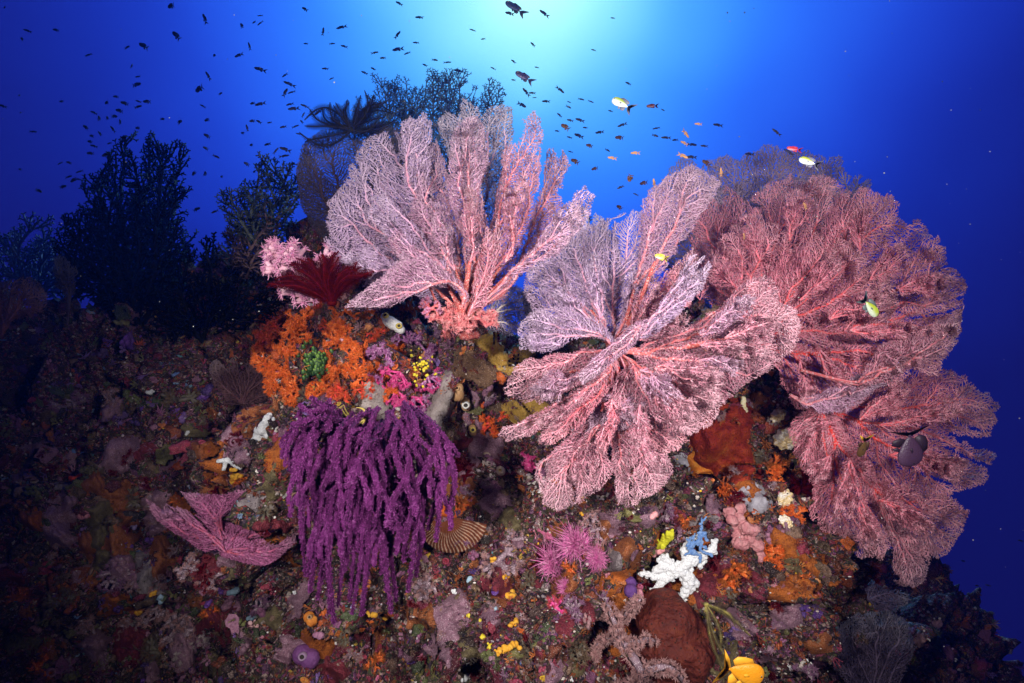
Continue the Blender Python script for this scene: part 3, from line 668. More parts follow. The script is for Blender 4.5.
black_bush("dim teal and mauve bushy coral left of the dark round fan", [(245,250),(228,235),(216,212),(218,196),(232,192),(240,200),(245,180),(252,168),(256,158),(266,156),(276,162),(286,165),(296,178),(298,200),(292,225),(282,245),(265,255)], (258,258), 2.35, M_teal, 103, sp=2.8, r0=.7, name="bushy_coral", cat="coral")
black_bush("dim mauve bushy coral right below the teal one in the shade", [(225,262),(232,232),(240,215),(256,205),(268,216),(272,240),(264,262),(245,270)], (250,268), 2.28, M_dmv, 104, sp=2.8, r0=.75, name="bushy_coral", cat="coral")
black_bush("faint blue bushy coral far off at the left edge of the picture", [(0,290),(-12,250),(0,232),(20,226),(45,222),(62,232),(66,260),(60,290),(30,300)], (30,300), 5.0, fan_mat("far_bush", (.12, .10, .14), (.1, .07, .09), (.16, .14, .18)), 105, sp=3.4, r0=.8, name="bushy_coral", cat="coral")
M_tb = fan_mat("dull_rose_table", (.30, .12, .12), (.25, .08, .08), (.4, .2, .2))
f = thing("table_coral", "dull rose shelf-like fan at the left edge with a rounded rim", "coral", W(10, 330, 2.3))
blade(f, [(-30,330),(-20,292),(0,282),(20,279),(38,282),(46,296),(42,312),(28,318),(12,322),(4,338),(-10,345)], (2,335), 2.3, tmat=M_tb, wave=.08, wl=26, sp=3.0, seed=106)
f = thing("sea_fan", "slim upright brown fan on a thin stalk near the left edge", "sea fan", W(68, 322, 2.6), "sea fans on the reef")
blade(f, [(68,300),(56,285),(52,268),(58,256),(68,258),(76,272),(76,290)], (68,325), 2.6, tmat=M_brfan if 'M_brfan' in globals() else FM_dark, wave=.05, wl=26, sp=2.8, seed=107)
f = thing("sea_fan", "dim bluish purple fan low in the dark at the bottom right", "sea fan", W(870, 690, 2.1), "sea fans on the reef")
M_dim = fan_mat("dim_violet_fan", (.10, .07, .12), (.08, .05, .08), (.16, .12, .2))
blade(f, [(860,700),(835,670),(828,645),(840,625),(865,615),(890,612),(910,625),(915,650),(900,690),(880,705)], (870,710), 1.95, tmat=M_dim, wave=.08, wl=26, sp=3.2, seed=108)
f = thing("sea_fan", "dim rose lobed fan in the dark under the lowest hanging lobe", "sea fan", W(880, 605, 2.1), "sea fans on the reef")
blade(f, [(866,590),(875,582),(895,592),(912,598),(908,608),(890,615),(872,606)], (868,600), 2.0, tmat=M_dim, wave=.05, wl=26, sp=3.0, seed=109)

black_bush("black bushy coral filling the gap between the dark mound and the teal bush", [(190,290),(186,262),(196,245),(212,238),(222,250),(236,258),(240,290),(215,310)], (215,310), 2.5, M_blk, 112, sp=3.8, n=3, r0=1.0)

# ------------------------------------------------------------------ growth covering the rock
def hd(px, py, off=0.0, default=2.2):
    return hit(px, py, default)[2] - off
def basis(n):
    n = n / np.linalg.norm(n); a = np.cross(n, [0.2, 0.1, 1.0]); a /= np.linalg.norm(a); return a, np.cross(n, a), n

def spikes(n, r, seed, L=1.0, hemi=True, thin=.07, bend=.2, seg=2):
    """n pointed tentacles radiating from a centre, unit size"""
    g = np.random.default_rng(seed); V = []; F = []; c = 0
    for i in range(n):
        z = g.uniform(.05 if hemi else -1, 1); a = g.uniform(0, 6.283); q = math.sqrt(1 - z * z)
        d = np.array([q * math.cos(a), q * math.sin(a), z]); ln = L * g.uniform(.65, 1.05)
        pts = np.array([d * r * .2, d * ln * .6 + g.normal(0, bend * .25, 3) * ln * .6, d * ln + g.normal(0, bend * .5, 3) * ln])
        A, B = frames(d[None]); A, B = A[0], B[0]
        ang = np.arange(3) * 2.094
        for k, (p, w) in enumerate(zip(pts, (thin, thin * .8, thin * .25))):
            V.append(p + w * (np.cos(ang)[:, None] * A + np.sin(ang)[:, None] * B))
        for k in range(2):
            for j in range(3):
                F.append((c + k * 3 + j, c + k * 3 + (j + 1) % 3, c + k * 3 + 3 + (j + 1) % 3, c + k * 3 + 3 + j))
        c += 9
    return np.concatenate(V), np.array(F)
def t_blob(s, sub=2, am=.55):
    v, f = ICO[sub]; v = v * (1 + am * vnoise(v * 1.7 + s * 7.1, s) + .38 * vnoise(v * 5.0 + s, s + 9))[:, None]; return v * [1, .8, .55], f
def t_knobs(s, n=7, sub=1):
    g = np.random.default_rng(s); V = []; F = []
    for i in range(n):
        v, f = ICO[sub]; V.append(v * g.uniform(.22, .42) + [g.uniform(-.6, .6), g.uniform(-.6, .6), g.uniform(0, .55)]); F.append(f + i * len(v))
    return np.concatenate(V), np.concatenate(F)
def t_plate(s):
    n = 14; g = np.random.default_rng(s); a = np.arange(n) / n * 6.283
    r = 1 + .3 * g.uniform(-1, 1, n); rings = [(0, .16), (.45, .14), (.8, .2), (1, .28), (1.02, .18), (.7, .02), (0.02, -.1)]
    V = np.concatenate([np.stack([q * r * np.cos(a), q * r * np.sin(a), h + .12 * np.sin(3 * a + s) * q], 1) for q, h in rings])
    j = np.arange(n); F = np.concatenate([np.stack([k * n + j, k * n + (j + 1) % n, k * n + n + (j + 1) % n, k * n + n + j], 1) for k in range(len(rings) - 1)])
    return V, F
def t_cup(s, n=12, lean=.0):
    a = np.arange(n) / n * 6.283; rings = [(.55, -.2), (.62, .2), (.58, .6), (.50, .95), (.44, 1.02), (.34, .98), (.28, .7), (.2, .3), (.01, .2)]
    V = np.concatenate([np.stack([q * np.cos(a) * (1 + .1 * np.sin(2 * a + s)) + lean * h, q * np.sin(a), np.full(n, h)], 1) for q, h in rings])
    j = np.arange(n); F = np.concatenate([np.stack([k * n + j, k * n + (j + 1) % n, k * n + n + (j + 1) % n, k * n + n + j], 1) for k in range(len(rings) - 1)])
    return V, F
def t_twig(s):
    g = random.Random(s); P = [np.zeros(3)]; par = [-1]; R = [.12]
    def rec(i, d, L, lv):
        for _ in range(2 if lv else 3):
            e = d + np.array([g.uniform(-.8, .8), g.uniform(-.8, .8), g.uniform(-.2, .5)]); e /= np.linalg.norm(e)
            P.append(P[i] + e * L); par.append(i); R.append(.10 * .75 ** (lv + 1)); k = len(P) - 1
            if lv < 2: rec(k, e, L * .72, lv + 1)
    rec(0, np.array([0, 0, 1.0]), .5, 0)
    V, F, _ = tree_tubes(np.array(P), np.array(par), np.array(R), 4); return V, F[0]
TEMPL = {'blob': [t_blob(i) for i in range(6)], 'knob': [t_knobs(i) for i in range(5)], 'tuft': [spikes(16, .3, i, thin=.09) for i in range(5)],
         'plate': [t_plate(i) for i in range(4)], 'cup': [t_cup(i) for i in range(3)], 'twig': [t_twig(i) for i in range(6)]}

def lin(*c): return np.array(c, float)
PAL = {
 'orange': [lin(.62, .13, .02), lin(.70, .2, .04), lin(.5, .09, .02), lin(.75, .28, .1), lin(.35, .06, .03)],
 'rust': [lin(.32, .07, .02), lin(.2, .05, .02), lin(.4, .12, .03), lin(.14, .04, .02)],
 'brown': [lin(.09, .05, .035), lin(.15, .09, .05), lin(.06, .035, .03), lin(.2, .12, .08), lin(.04, .03, .025)],
 'mauve': [lin(.28, .10, .2), lin(.2, .07, .14), lin(.35, .16, .24), lin(.12, .05, .1)],
 'maroon': [lin(.15, .02, .04), lin(.22, .03, .06), lin(.1, .02, .03), lin(.3, .04, .07)],
 'pink': [lin(.55, .2, .26), lin(.5, .12, .22), lin(.6, .32, .33)],
 'pale': [lin(.6, .5, .44), lin(.7, .65, .6), lin(.45, .38, .34), lin(.5, .42, .45)],
 'yellow': [lin(.7, .42, .03), lin(.6, .38, .06), lin(.5, .35, .08)],
 'olive': [lin(.12, .13, .04), lin(.07, .09, .04), lin(.2, .18, .06)],
 'blue': [lin(.12, .2, .4), lin(.2, .3, .45), lin(.1, .25, .3)],
 'violet': [lin(.14, .05, .3), lin(.08, .04, .18), lin(.22, .12, .35)]}
MIX = {
 'top': dict(orange=40, pale=9, yellow=5, mauve=9, brown=12, rust=12, pink=7, maroon=6),
 'mid': dict(brown=28, orange=11, rust=10, pale=15, mauve=11, maroon=12, yellow=3, olive=8, pink=4, blue=1, violet=1),
 'low': dict(brown=30, mauve=12, maroon=14, rust=12, pale=13, olive=10, orange=5, yellow=2.5, pink=3, blue=2, violet=2),
 'right': dict(orange=30, rust=26, maroon=12, brown=18, pale=5, pink=4, mauve=4),
 'left': dict(brown=30, violet=10, mauve=16, olive=14, blue=6, maroon=14, rust=5, pale=2, orange=2, pink=1)}
def zone(px, py):
    if px < 250 + 25 * math.sin(py / 20): return 'left'
    if px > 690 and 400 < py < 600: return 'right'
    if py < 400 and px < 430: return 'top'
    if py < 500: return 'mid'
    return 'low'
groups = {k: MB() for k in ('tuft', 'crust', 'lump')}
gr = random.Random(11)
KINDW = dict(blob=8, knob=15, tuft=36, plate=6, cup=2, twig=33)
cnt = 0
step = 4.9
yy = 225.0
while yy < 760:
    xx = -110.0
    while xx < 1130:
        px = xx + gr.uniform(-step, step) * .6; py = yy + gr.uniform(-step, step) * .6; xx += step
        d = toward(px, py); h = BVH.ray_cast(Vector((0, 0, 0)), Vector(d), 30)
        if h[0] is None: continue
        p = np.array(h[0]); n = np.array(h[1]); n = -n if n @ d > 0 else n; dep = float(p @ FWD)
        if dep > 3.0 and gr.random() < .4: continue
        if vnoise(np.array([p * 13.0]), 55)[0] < -.30 and gr.random() < .75: continue
        cl = vnoise(np.array([p * 7.0]), 77)[0]                      # colonies: neighbours tend to be alike
        z = MIX[zone(px, py)]; names_ = list(z)
        if gr.random() < .72:
            pw = p * 15 + cl * .8; q = (math.sin(round(pw[0]) * 12.9 + round(pw[2]) * 78.2 + round(pw[1] * .6) * 3.1) * 43758.5) % 1.0
        else: q = gr.random()
        tot = sum(z.values()); acc = 0; pick = names_[-1]
        for k in names_:
            acc += z[k] / tot
            if q < acc: pick = k; break
        c = gr.choice(PAL[pick]) * gr.uniform(.8, 1.45) * (.58 + .75 * max(0, min(1, .5 + .8 * vnoise(np.array([p * 11.0]), 91)[0])))
        kind = gr.choices(list(KINDW), list(KINDW.values()))[0]
        if pick in ('orange', 'pink') and gr.random() < .4: kind = 'tuft'
        if pick == 'pale' and gr.random() < .6: kind = gr.choice(['blob', 'knob'])
        s = gr.choice([1.5, 2.0, 2.6, 3.4, 4.6, 7.0]) * gr.uniform(.75, 1.3)
        if pick in ('pale', 'yellow', 'blue'): s = min(s, gr.uniform(1.4, 3.2))
        s = s * dep / FOC
        v, f = gr.choice(TEMPL[kind]); a, b, nn_ = basis(n + np.array([gr.uniform(-.4, .4) for _ in range(3)]) + np.array([0, -.25, .1]))
        t = gr.uniform(0, 6.283); a2 = a * math.cos(t) + b * math.sin(t); b2 = np.cross(nn_, a2)
        sx = gr.uniform(.7, 1.4)
        Vw = p + s * (v[:, :1] * sx * a2 + v[:, 1:2] / sx * b2 + (v[:, 2:3] + (-.1 if kind != 'plate' else .1)) * nn_)
        key = 'tuft' if kind in ('tuft', 'twig') else 'crust' if kind in ('plate', 'cup') else 'lump'
        # tips of a colony are paler than its foot
        tipc = np.clip(v[:, 2], 0, 1)[:, None] * .5 + .75
        groups[key].add(Vw, [f], np.clip(c * tipc, 0, .85)); cnt += 1
    yy += step
sp_ = MB()
for _ in range(2000):
    px = gr.uniform(-60, 1080); py = gr.uniform(280, 740); d = toward(px, py); h = BVH.ray_cast(Vector((0, 0, 0)), Vector(d), 30)
    if h[0] is None or (px < 260 and gr.random() < .6): continue
    p = np.array(h[0]); dep = float(p @ FWD); v, f = ICO[1]; s = gr.uniform(.5, 1.3) * dep / FOC
    c = gr.choice(PAL['pale'] * 3 + PAL['brown'] + PAL['pink'][2:] + PAL['yellow'][:1])
    sp_.add(p - d * gr.uniform(.001, .012) + v * s * [gr.uniform(.6, 1.6), gr.uniform(.6, 1.2), gr.uniform(.5, 1.3)], [f], c)
gm = pmat("reef_growth", [(.55, .5, .5), (1, 1, 1), (1.3, 1.25, 1.2)], 120, rough=.7, bump=.8, bscale=420, attr='col', speck=((.62, .52, .48), 330, .24))
for k, nm in (('tuft', 'tufted_growth'), ('crust', 'crusting_growth'), ('lump', 'lumpy_growth')):
    o = groups[k].build(nm, gm); o['kind'] = 'stuff'
o = sp_.build('shell_grit', pmat('grit', [(.8, .8, .8), (1.1, 1.1, 1.1)], 60, attr='col', bump=0)); o['kind'] = 'stuff'

# ------------------------------------------------------------------ builders for single animals
def bush(base, axis, size, seed, nb=6, levels=3, spread=.7, r0=.07, tip=.07, tipn=9, k=6, thin=.11, droop=0, flat=None, kids=(3, 4), tipshape='spike'):
    """fleshy branching colony: stems and polyp heads -> (stem V,F), (tips V,F). size in metres"""
    g = np.random.default_rng(seed); axis = np.asarray(axis, float); axis /= np.linalg.norm(axis)
    P = [np.zeros(3)]; par = [-1]; R = [r0]; ends = []
    def rec(i, d, L, lv):
        n = nb if lv == 0 else int(g.integers(kids[0], kids[1] + 1))
        for q in range(n):
            e = d + g.normal(0, spread, 3) * (1 if lv else 1.1); e[2] -= droop
            if flat is not None: e = e - flat * (e @ flat) * .8
            e /= np.linalg.norm(e)
            if e @ axis < -.15: e = e - axis * (e @ axis) * 1.3; e /= np.linalg.norm(e)
            l = L * g.uniform(.7, 1.15)
            m = P[i] + e * l * .5 + g.normal(0, .06, 3) * l
            P.append(m); par.append(i); R.append(r0 * .78 ** (lv + .6)); P.append(P[i] + e * l); par.append(len(P) - 2); R.append(r0 * .72 ** (lv + 1)); kx = len(P) - 1
            if lv + 1 < levels: rec(kx, e, L * .66, lv + 1)
            ends.append((kx, e, lv + 1))
    rec(0, axis, .40, 0)
    P = np.array(P); V, F, _ = tree_tubes(P, np.array(par), np.array(R), k)
    V = base + V * size
    mb = MB()
    tv = [spikes(tipn + 4, .3, s, hemi=True, thin=thin) for s in range(4)] if tipshape == 'spike' else [(ICO[1][0] * (1 + .25 * vnoise(ICO[1][0] * 3, s))[:, None], ICO[1][1]) for s in range(4)]
    for kx, e, lv in ends:
        if lv < max(1, levels - 1): continue
        v, f = tv[int(g.integers(4))]; a, b, nn_ = basis(e); s = tip * g.uniform(.7, 1.3)
        mb.add(base + size * (P[kx] + s * (v[:, :1] * a + v[:, 1:2] * b + v[:, 2:3] * nn_)), [f])
    return (V, F), (np.concatenate(mb.V), mb.F)
def facing(px, py, up=.5, side=0.0):
    p, n, d = hit(px, py); a = n * .6 - FWD * .5 + UPV * up + RGT * side; return p, a / np.linalg.norm(a), d
def soft_coral(name, label, cat, px, py, size, smat, tmat_, group=None, up=.5, side=0., off=0., pts=('stem', 'polyps'), at=None, **kw):
    p, a, d = facing(px, py, up, side); p = p - FWD * off
    if at: d = at; p = W(px, py, at)
    m = size * d / FOC
    t = thing(name, label, cat, p, group)
    (V, F), (V2, F2) = bush(p, a, m, int(px * 7 + py), **kw)
    obj(pts[0], V, F, smat, t); obj(pts[1], V2, F2, tmat_, t)
    return t

M_or = pmat("orange_soft_tissue", [(.42, .05, .008), (.62, .10, .012), (.72, .18, .03)], 60, bump=.3, speck=((.85, .45, .2), 300, .3))
M_or2 = pmat("orange_polyps", [(.58, .07, .008), (.74, .13, .015), (.8, .24, .06)], 90, bump=.2)
M_red = pmat("red_soft_tissue", [(.5, .03, .02), (.7, .06, .03), (.75, .15, .05)], 70, bump=.3)
M_pink = pmat("pink_soft_tissue", [(.6, .25, .35), (.72, .38, .48), (.8, .55, .6)], 60, bump=.3)
M_pinkw = pmat("pink_white_polyps", [(.50, .14, .30), (.64, .26, .42), (.75, .50, .60)], 110, bump=.2)
M_mag = pmat("magenta_polyps", [(.45, .02, .14), (.62, .05, .22), (.7, .25, .4)], 110, bump=.2)
M_pur = pmat("purple_white_spicules", [(.22, .05, .18), (.38, .12, .3), (.72, .5, .62)], 130, bump=.3)
M_hot = pmat("hot_pink_tentacles", [(.66, .10, .38), (.78, .22, .48), (.85, .45, .62)], 80, bump=.1)
M_dus = pmat("dusty_pink_polyps", [(.26, .12, .12), (.38, .20, .19), (.5, .32, .31)], 100, bump=.3)
M_dus2 = pmat("dusty_mauve_stem", [(.16, .10, .13), (.25, .16, .19), (.36, .26, .3)], 60, bump=.3, speck=((.7, .6, .62), 260, .32))
M_dred = pmat("dark_red_polyps", [(.025, .0008, .002), (.055, .0015, .003), (.10, .003, .006)], 80, bump=.2, spec=.04)
M_dull = pmat("dull_green_grey_polyps", [(.08, .07, .05), (.14, .12, .08), (.2, .15, .15)], 60, bump=.3)
M_black = pmat("black_coral_tissue", [(.014, .014, .018), (.03, .028, .035), (.022, .03, .028)], 40, bump=.2, spec=.05)
M_yel = pmat("yellow_tissue", [(.62, .42, .01), (.75, .58, .03), (.7, .62, .1)], 90, bump=.3)
M_ylo = pmat("yellow_orange_sponge", [(.70, .27, .01), (.78, .38, .03), (.75, .48, .08)], 120, bump=.5)
M_white = pmat("white_sponge", [(.74, .76, .78), (.84, .85, .85), (.66, .68, .70)], 90, bump=.7, bscale=330, speck=((.38, .38, .42), 230, .24))
M_bluesp = pmat("blue_sponge", [(.07, .16, .42), (.14, .27, .55), (.3, .42, .62)], 130, bump=.6)
M_purple = pmat("purple_whip", [(.060, .003, .050), (.10, .006, .085), (.14, .013, .12)], 60, bump=.9, bscale=500)
M_mauvefan = fan_mat("mauve_fan", (.42, .12, .26), (.50, .08, .10), (.55, .25, .38))
M_brownfan = fan_mat("brown_fan", (.20, .09, .10), (.18, .05, .05), (.3, .2, .2))
M_purtip = pmat("purple_whip_polyps", [(.11, .008, .095), (.175, .02, .155), (.33, .10, .30)], 120, bump=0)

# ------------------------------------------------------------------ crusts that follow the rock
def crust(name, label, cat, poly, mat, thick=6, lump=.5, step=2.2, seed=1, parent=None, holes=(), group=None, back=6):
    """encrusting sheet laid on the reef inside an outline, thickness in picture units"""
    poly = np.asarray(poly, float); x0, y0 = poly.min(0) - 3; x1, y1 = poly.max(0) + 3
    xs = np.arange(x0, x1, step); ys = np.arange(y0, y1, step); nx, ny = len(xs), len(ys)
    GX, GY = np.meshgrid(xs, ys); X = GX.ravel(); Y = GY.ravel()
    qx = X + 5 * n2(X / 11, Y / 11, seed); qy = Y + 5 * n2(X / 11, Y / 11, seed + 1)
    ins = in_poly(qx, qy, poly)
    # distance to the outline decides how high the sheet stands
    A = poly; B = np.roll(poly, -1, 0); P_ = np.stack([qx, qy], 1)[:, None]; AB = (B - A)[None]; t = np.clip(((P_ - A) * AB).sum(2) / ((AB ** 2).sum(2) + 1e-9), 0, 1)
    dist = np.sqrt((((A + AB * t[..., None]) - P_) ** 2).sum(2)).min(1); dist = np.where(ins, dist, -dist)
    D = np.array([hd(x, y, 0, 2.0) for x, y in zip(X, Y)])
    G = D.reshape(ny, nx)
    for _ in range(3):           # the sheet bridges the smallest pits
        Gp = np.pad(G, 1, mode='edge'); G = (Gp[:-2, 1:-1] + Gp[2:, 1:-1] + Gp[1:-1, :-2] + Gp[1:-1, 2:] + 2 * G) / 6; G = np.minimum(G, D.reshape(ny, nx) + .004)
    D = G.ravel()
    pr = np.clip(dist / max(thick, 1) / 1.2, 0, 1); pr = np.sqrt(np.clip(1 - (1 - pr) ** 2, 0, 1))
    h = pr * thick * (1 + lump * n2(X / 14, Y / 14, seed + 3) + lump * .5 * n2(X / 5, Y / 5, seed + 4))
    for hx, hy, hr in holes:
        r = np.hypot(X - hx, Y - hy) / hr; h = h + thick * .35 * np.exp(-((r - 1.35) / .35) ** 2) - thick * 1.3 * np.exp(-(r / .8) ** 4)
    Dn = D - (h - 1.5) * D / FOC
    V = W(X, Y, Dn)
    ok = (dist > -step * 1.5).reshape(ny, nx); F = []
    i, j = np.mgrid[0:ny - 1, 0:nx - 1]; k = ok[:-1, :-1] & ok[1:, :-1] & ok[:-1, 1:] & ok[1:, 1:]
    # drop cells that would stretch across an overhang
    Dm = Dn.reshape(ny, nx); k &= (np.abs(Dm[:-1, :-1] - Dm[1:, 1:]) < .05) & (np.abs(Dm[1:, :-1] - Dm[:-1, 1:]) < .05)
    a = (i * nx + j)[k]; F = np.stack([a, a + nx, a + nx + 1, a + 1], 1)
    used = np.unique(F); m = -np.ones(len(V), int); m[used] = np.arange(len(used)); V1 = V[used]; F = m[F]
    V1, F = biggest(V1, [F]); F = F[0]; Dk = D[used][:0]
    # close it with an underside sunk into the rock
    nV = len(V1); V2 = V1 + FWD * (back * (V1 @ FWD) / FOC)[:, None]
    E = {}
    for q in F:
        for u, v in ((q[0], q[1]), (q[1], q[2]), (q[2], q[3]), (q[3], q[0])):
            if (v, u) in E: del E[(v, u)]
            else: E[(u, v)] = 1
    S = np.array([(v, u, u + nV, v + nV) for u, v in E]); Fb = F[:, ::-1] + nV
    c0 = V1.mean(0)
    if parent is None:
        o = obj(name, np.vstack([V1, V2]), [F, S, Fb], mat, None, None, loc=c0); tag(o, label, cat, group)
    else: o = obj(name, np.vstack([V1, V2]), [F, S, Fb], mat, parent)
    return o

def lumps(paths, vox=.0022, seed=1, jit=.15, depth=None, off=.012, smooth_it=3, noise_=.0012, nsc=260):
    """paths: lists of (px, py, r_px) -> one smooth body of fused lumps following them, resting on the reef"""
    g = np.random.default_rng(seed); V = []; F = []; c = 0
    for path in paths:
        pts = []
        for (a, b) in zip(path[:-1], path[1:]) if len(path) > 1 else [(path[0], path[0])]:
            L_ = max(1, int(math.hypot(b[0] - a[0], b[1] - a[1]) / max(.8, min(a[2], b[2]) * .6)))
            for k in range(L_ + 1): pts.append([a[q] + (b[q] - a[q]) * k / L_ for q in range(3)])
        for x, y, r in pts:
            d = (hd(x, y) if depth is None else depth); d = d - off - r * .6 * d / FOC
            p = W(x + g.normal(0, jit) * r, y + g.normal(0, jit) * r, d); R = r * d / FOC * g.uniform(.85, 1.15)
            v, f = ICO[2]; V.append(p + v * R); F.append(f + c); c += len(v)
    V, F, Nn = remesh(np.concatenate(V), [np.concatenate(F)], vox, smooth_it)
    return biggest(V + Nn * (noise_ * vnoise(V * nsc, seed))[:, None], F)

M_yspo = pmat("ochre_sponge", [(.28, .16, .03), (.45, .27, .05), (.55, .33, .07), (.32, .2, .07)], 34, bump=1.0, bscale=200, speck=((.16, .09, .02), 130, .2))
M_rspo = pmat("red_orange_sponge", [(.16, .012, .010), (.26, .02, .012), (.36, .045, .012), (.48, .12, .02)], 14, rough=.75, bump=1.0, bscale=140, speck=((.07, .006, .005), 120, .26))
M_grey = pmat("grey_beige_tissue", [(.30, .25, .22), (.38, .32, .30), (.20, .15, .13)], 30, bump=.8, bscale=160, speck=((.5, .44, .4), 240, .22))
M_lgrey = pmat("lilac_grey_sponge", [(.30, .28, .33), (.40, .38, .42), (.26, .24, .3)], 40, bump=.4)
M_rock2 = pmat("maroon_crust", [(.12, .015, .025), (.22, .03, .045), (.07, .012, .02)], 50, bump=1.0, speck=((.4, .2, .2), 260, .22))
M_hole = pmat("siphon_inside", [(.02, .015, .01), (.04, .03, .02)], 40, bump=0)
M_rim = pmat("yellow_rim", [(.6, .45, .08), (.7, .55, .15)], 60, bump=.2)
M_shell = pmat("pearly_shell", [(.75, .65, .42), (.8, .76, .68), (.7, .5, .2), (.85, .82, .75)], 26, rough=.25, bump=.4, spec=.6)

crust("sponge", "ochre yellow crusting sponge with small round pores right of the tall fan's trunk", "sponge", [(476,336),(492,330),(515,334),(528,346),(548,352),(560,365),(556,378),(530,374),(508,372),(492,362),(480,350)], M_yspo, 8, .6, holes=[(486,354,3.5),(510,356,3),(523,341,2.5),(537,360,3)], seed=2)
crust("sponge", "ochre yellow crusting sponge tucked under the left blades of the big pink fan", "sponge", [(500,402),(520,398),(545,402),(552,412),(545,424),(520,427),(502,420)], M_yspo, 8, .6, holes=[(512,408,3)], seed=3)
crust("sponge", "large smooth red sponge fading to orange below the big pink fan's right blades", "sponge", [(690,440),(702,425),(718,405),(735,396),(750,402),(755,425),(748,445),(765,470),(762,483),(735,484),(712,476),(694,462)], M_rspo, 12, .7, seed=4)
crust("sponge", "orange knobbly crusting sponge at the left foot of the smooth red sponge", "sponge", [(690,444),(705,455),(716,474),(742,486),(724,492),(708,490),(694,474),(687,458)], pmat("bright_orange_sponge", [(.5, .12, .01), (.65, .2, .02), (.7, .3, .05)], 60, bump=.6), 8, .8, seed=5)
crust("sponge", "lilac grey crusting sponge patch under the smooth red sponge", "sponge", [(742,486),(755,480),(768,492),(772,512),(758,514),(744,506),(730,498)], M_lgrey, 5, .5, seed=6)
crust("sponge", "small lilac grey sponge patch by the lower right tip of the big pink fan", "sponge", [(672,455),(684,450),(694,458),(692,468),(678,470)], M_lgrey, 5, .5, seed=7)
crust("sponge", "grey beige soft sponge sheet behind the root of the purple whip coral", "sponge", [(356,384),(372,378),(388,385),(392,400),(388,420),(372,424),(360,408)], M_grey, 8, .4, seed=8)
crust("sponge", "grey beige soft sponge sheet right of the magenta coral, above the purple whips", "sponge", [(430,368),(450,372),(455,392),(452,415),(440,432),(425,424),(424,400)], M_grey, 8, .4, seed=9)
crust("sponge", "brown crusting sponge between the ochre sponge and the grey sheet", "sponge", [(452,352),(475,350),(496,368),(505,388),(490,400),(468,385),(452,372)], pmat("brown_sponge", [(.10, .05, .03), (.2, .11, .06), (.05, .025, .02)], 60, bump=1.0, speck=((.4, .28, .2), 200, .28)), 6, .9, seed=10)

# ------------------------------------------------------------------ soft corals on the pinnacle
M_or3 = pmat("red_orange_polyps", [(.42, .035, .01), (.58, .08, .02), (.72, .2, .1)], 90, bump=.2)
ORT = [(276,330,26,-.5),(268,348,24,-.6),(285,372,26,-.4),(300,392,22,-.3),(283,398,20,-.4),(345,332,24,0),(362,348,24,.1),(338,316,18,0),(375,336,20,.2),(392,350,20,.2),(356,372,22,0),(378,376,20,.2),(344,392,20,0),(325,356,16,0),(402,322,16,.2),(300,322,18,-.2),(320,306,16,0),(372,314,18,.1),(332,376,18,0),(310,338,18,0),(262,342,20,-.6),(270,362,22,-.6),(290,350,20,-.2),(278,386,20,-.5),(306,380,18,0),(318,392,20,0),(334,340,18,0),(352,316,16,0),(366,362,18,0),(384,338,16,0),(398,350,16,.2),(388,392,18,.1),(364,388,18,0),(296,334,20,-.2),(308,308,16,0),(286,318,18,-.3),(330,330,16,0),(350,356,18,0),(340,368,18,0)]
for i, (x, y, s, sd) in enumerate(ORT):
    if i % 5 == 4: continue
    soft_coral("orange_soft_coral", "bushy orange soft coral, one of the many crowding the pinnacle top under the feather star", "soft coral", x, y, s * (1.0 if i % 3 else 1.15), M_or if i % 4 else M_red, M_or2 if i % 4 else M_or3, "orange soft corals on the pinnacle", up=.2, side=sd, nb=9, levels=2, kids=(4, 6), r0=.075, tip=.17, tipn=12, spread=.95, thin=.075)
for x, y, s, lb in [(362,270,22,"upright orange soft coral glowing behind the dark red feather star's right arms"),(330,268,14,"small orange soft coral showing through the arms of the dark red feather star"),
                    (425,296,22,"bright orange red soft coral standing under the tall fan's lower left blade"),(410,310,16,"small orange soft coral just above the white two-spouted sea squirt"),
                    (494,424,26,"orange red soft coral left of the lower ochre sponge"),(478,412,18,"small orange coral tuft beside the white-rimmed sea squirt"),(768,548,0,"")]:
    if s: soft_coral("orange_soft_coral", lb, "soft coral", x, y, s, M_red if s > 20 else M_or, M_or2, up=.5, nb=6, levels=2, kids=(3, 5), r0=.10, tip=.15, tipn=9, spread=.75)
for x, y, s, lb in [(466,330,34,"rose pink soft coral spreading in front of the tall fan's trunk foot"),(446,318,26,"rose pink soft coral left of the trunk foot above the magenta coral"),(486,326,26,"rose pink soft coral right of the trunk foot beside the blue gap"),(430,310,20,"small rose pink soft coral under the tall fan's lowest left branch")]:
    soft_coral("red_soft_coral", lb, "soft coral", x, y, s, pmat("rose_stem", [(.55, .08, .10), (.68, .2, .2)], 90, bump=.4), M_pinkw if x == 430 else pmat("rose_heads", [(.58, .10, .12), (.70, .26, .26), (.75, .4, .4)], 110, bump=.2), at=1.31, up=.8, nb=8, levels=2, kids=(4, 6), r0=.08, tip=.15, tipn=12, thin=.09, spread=.9)
for x, y, s, lb in [(462,318,26,"red pink soft coral clasping the base of the tall fan's trunk"),(448,330,18,"small red pink soft coral left of the tall fan's trunk base"),(478,322,18,"small red soft coral right of the tall fan's trunk base")]:
    soft_coral("red_soft_coral", lb, "soft coral", x, y, s, pmat("rose_tissue", [(.55, .06, .08), (.7, .2, .2), (.75, .35, .35)], 90, bump=.4), pmat("rose_polyps", [(.6, .1, .1), (.75, .3, .3)], 90, bump=.2), up=.6, nb=7, levels=2, kids=(3, 5), r0=.11, tip=.14, tipn=9)
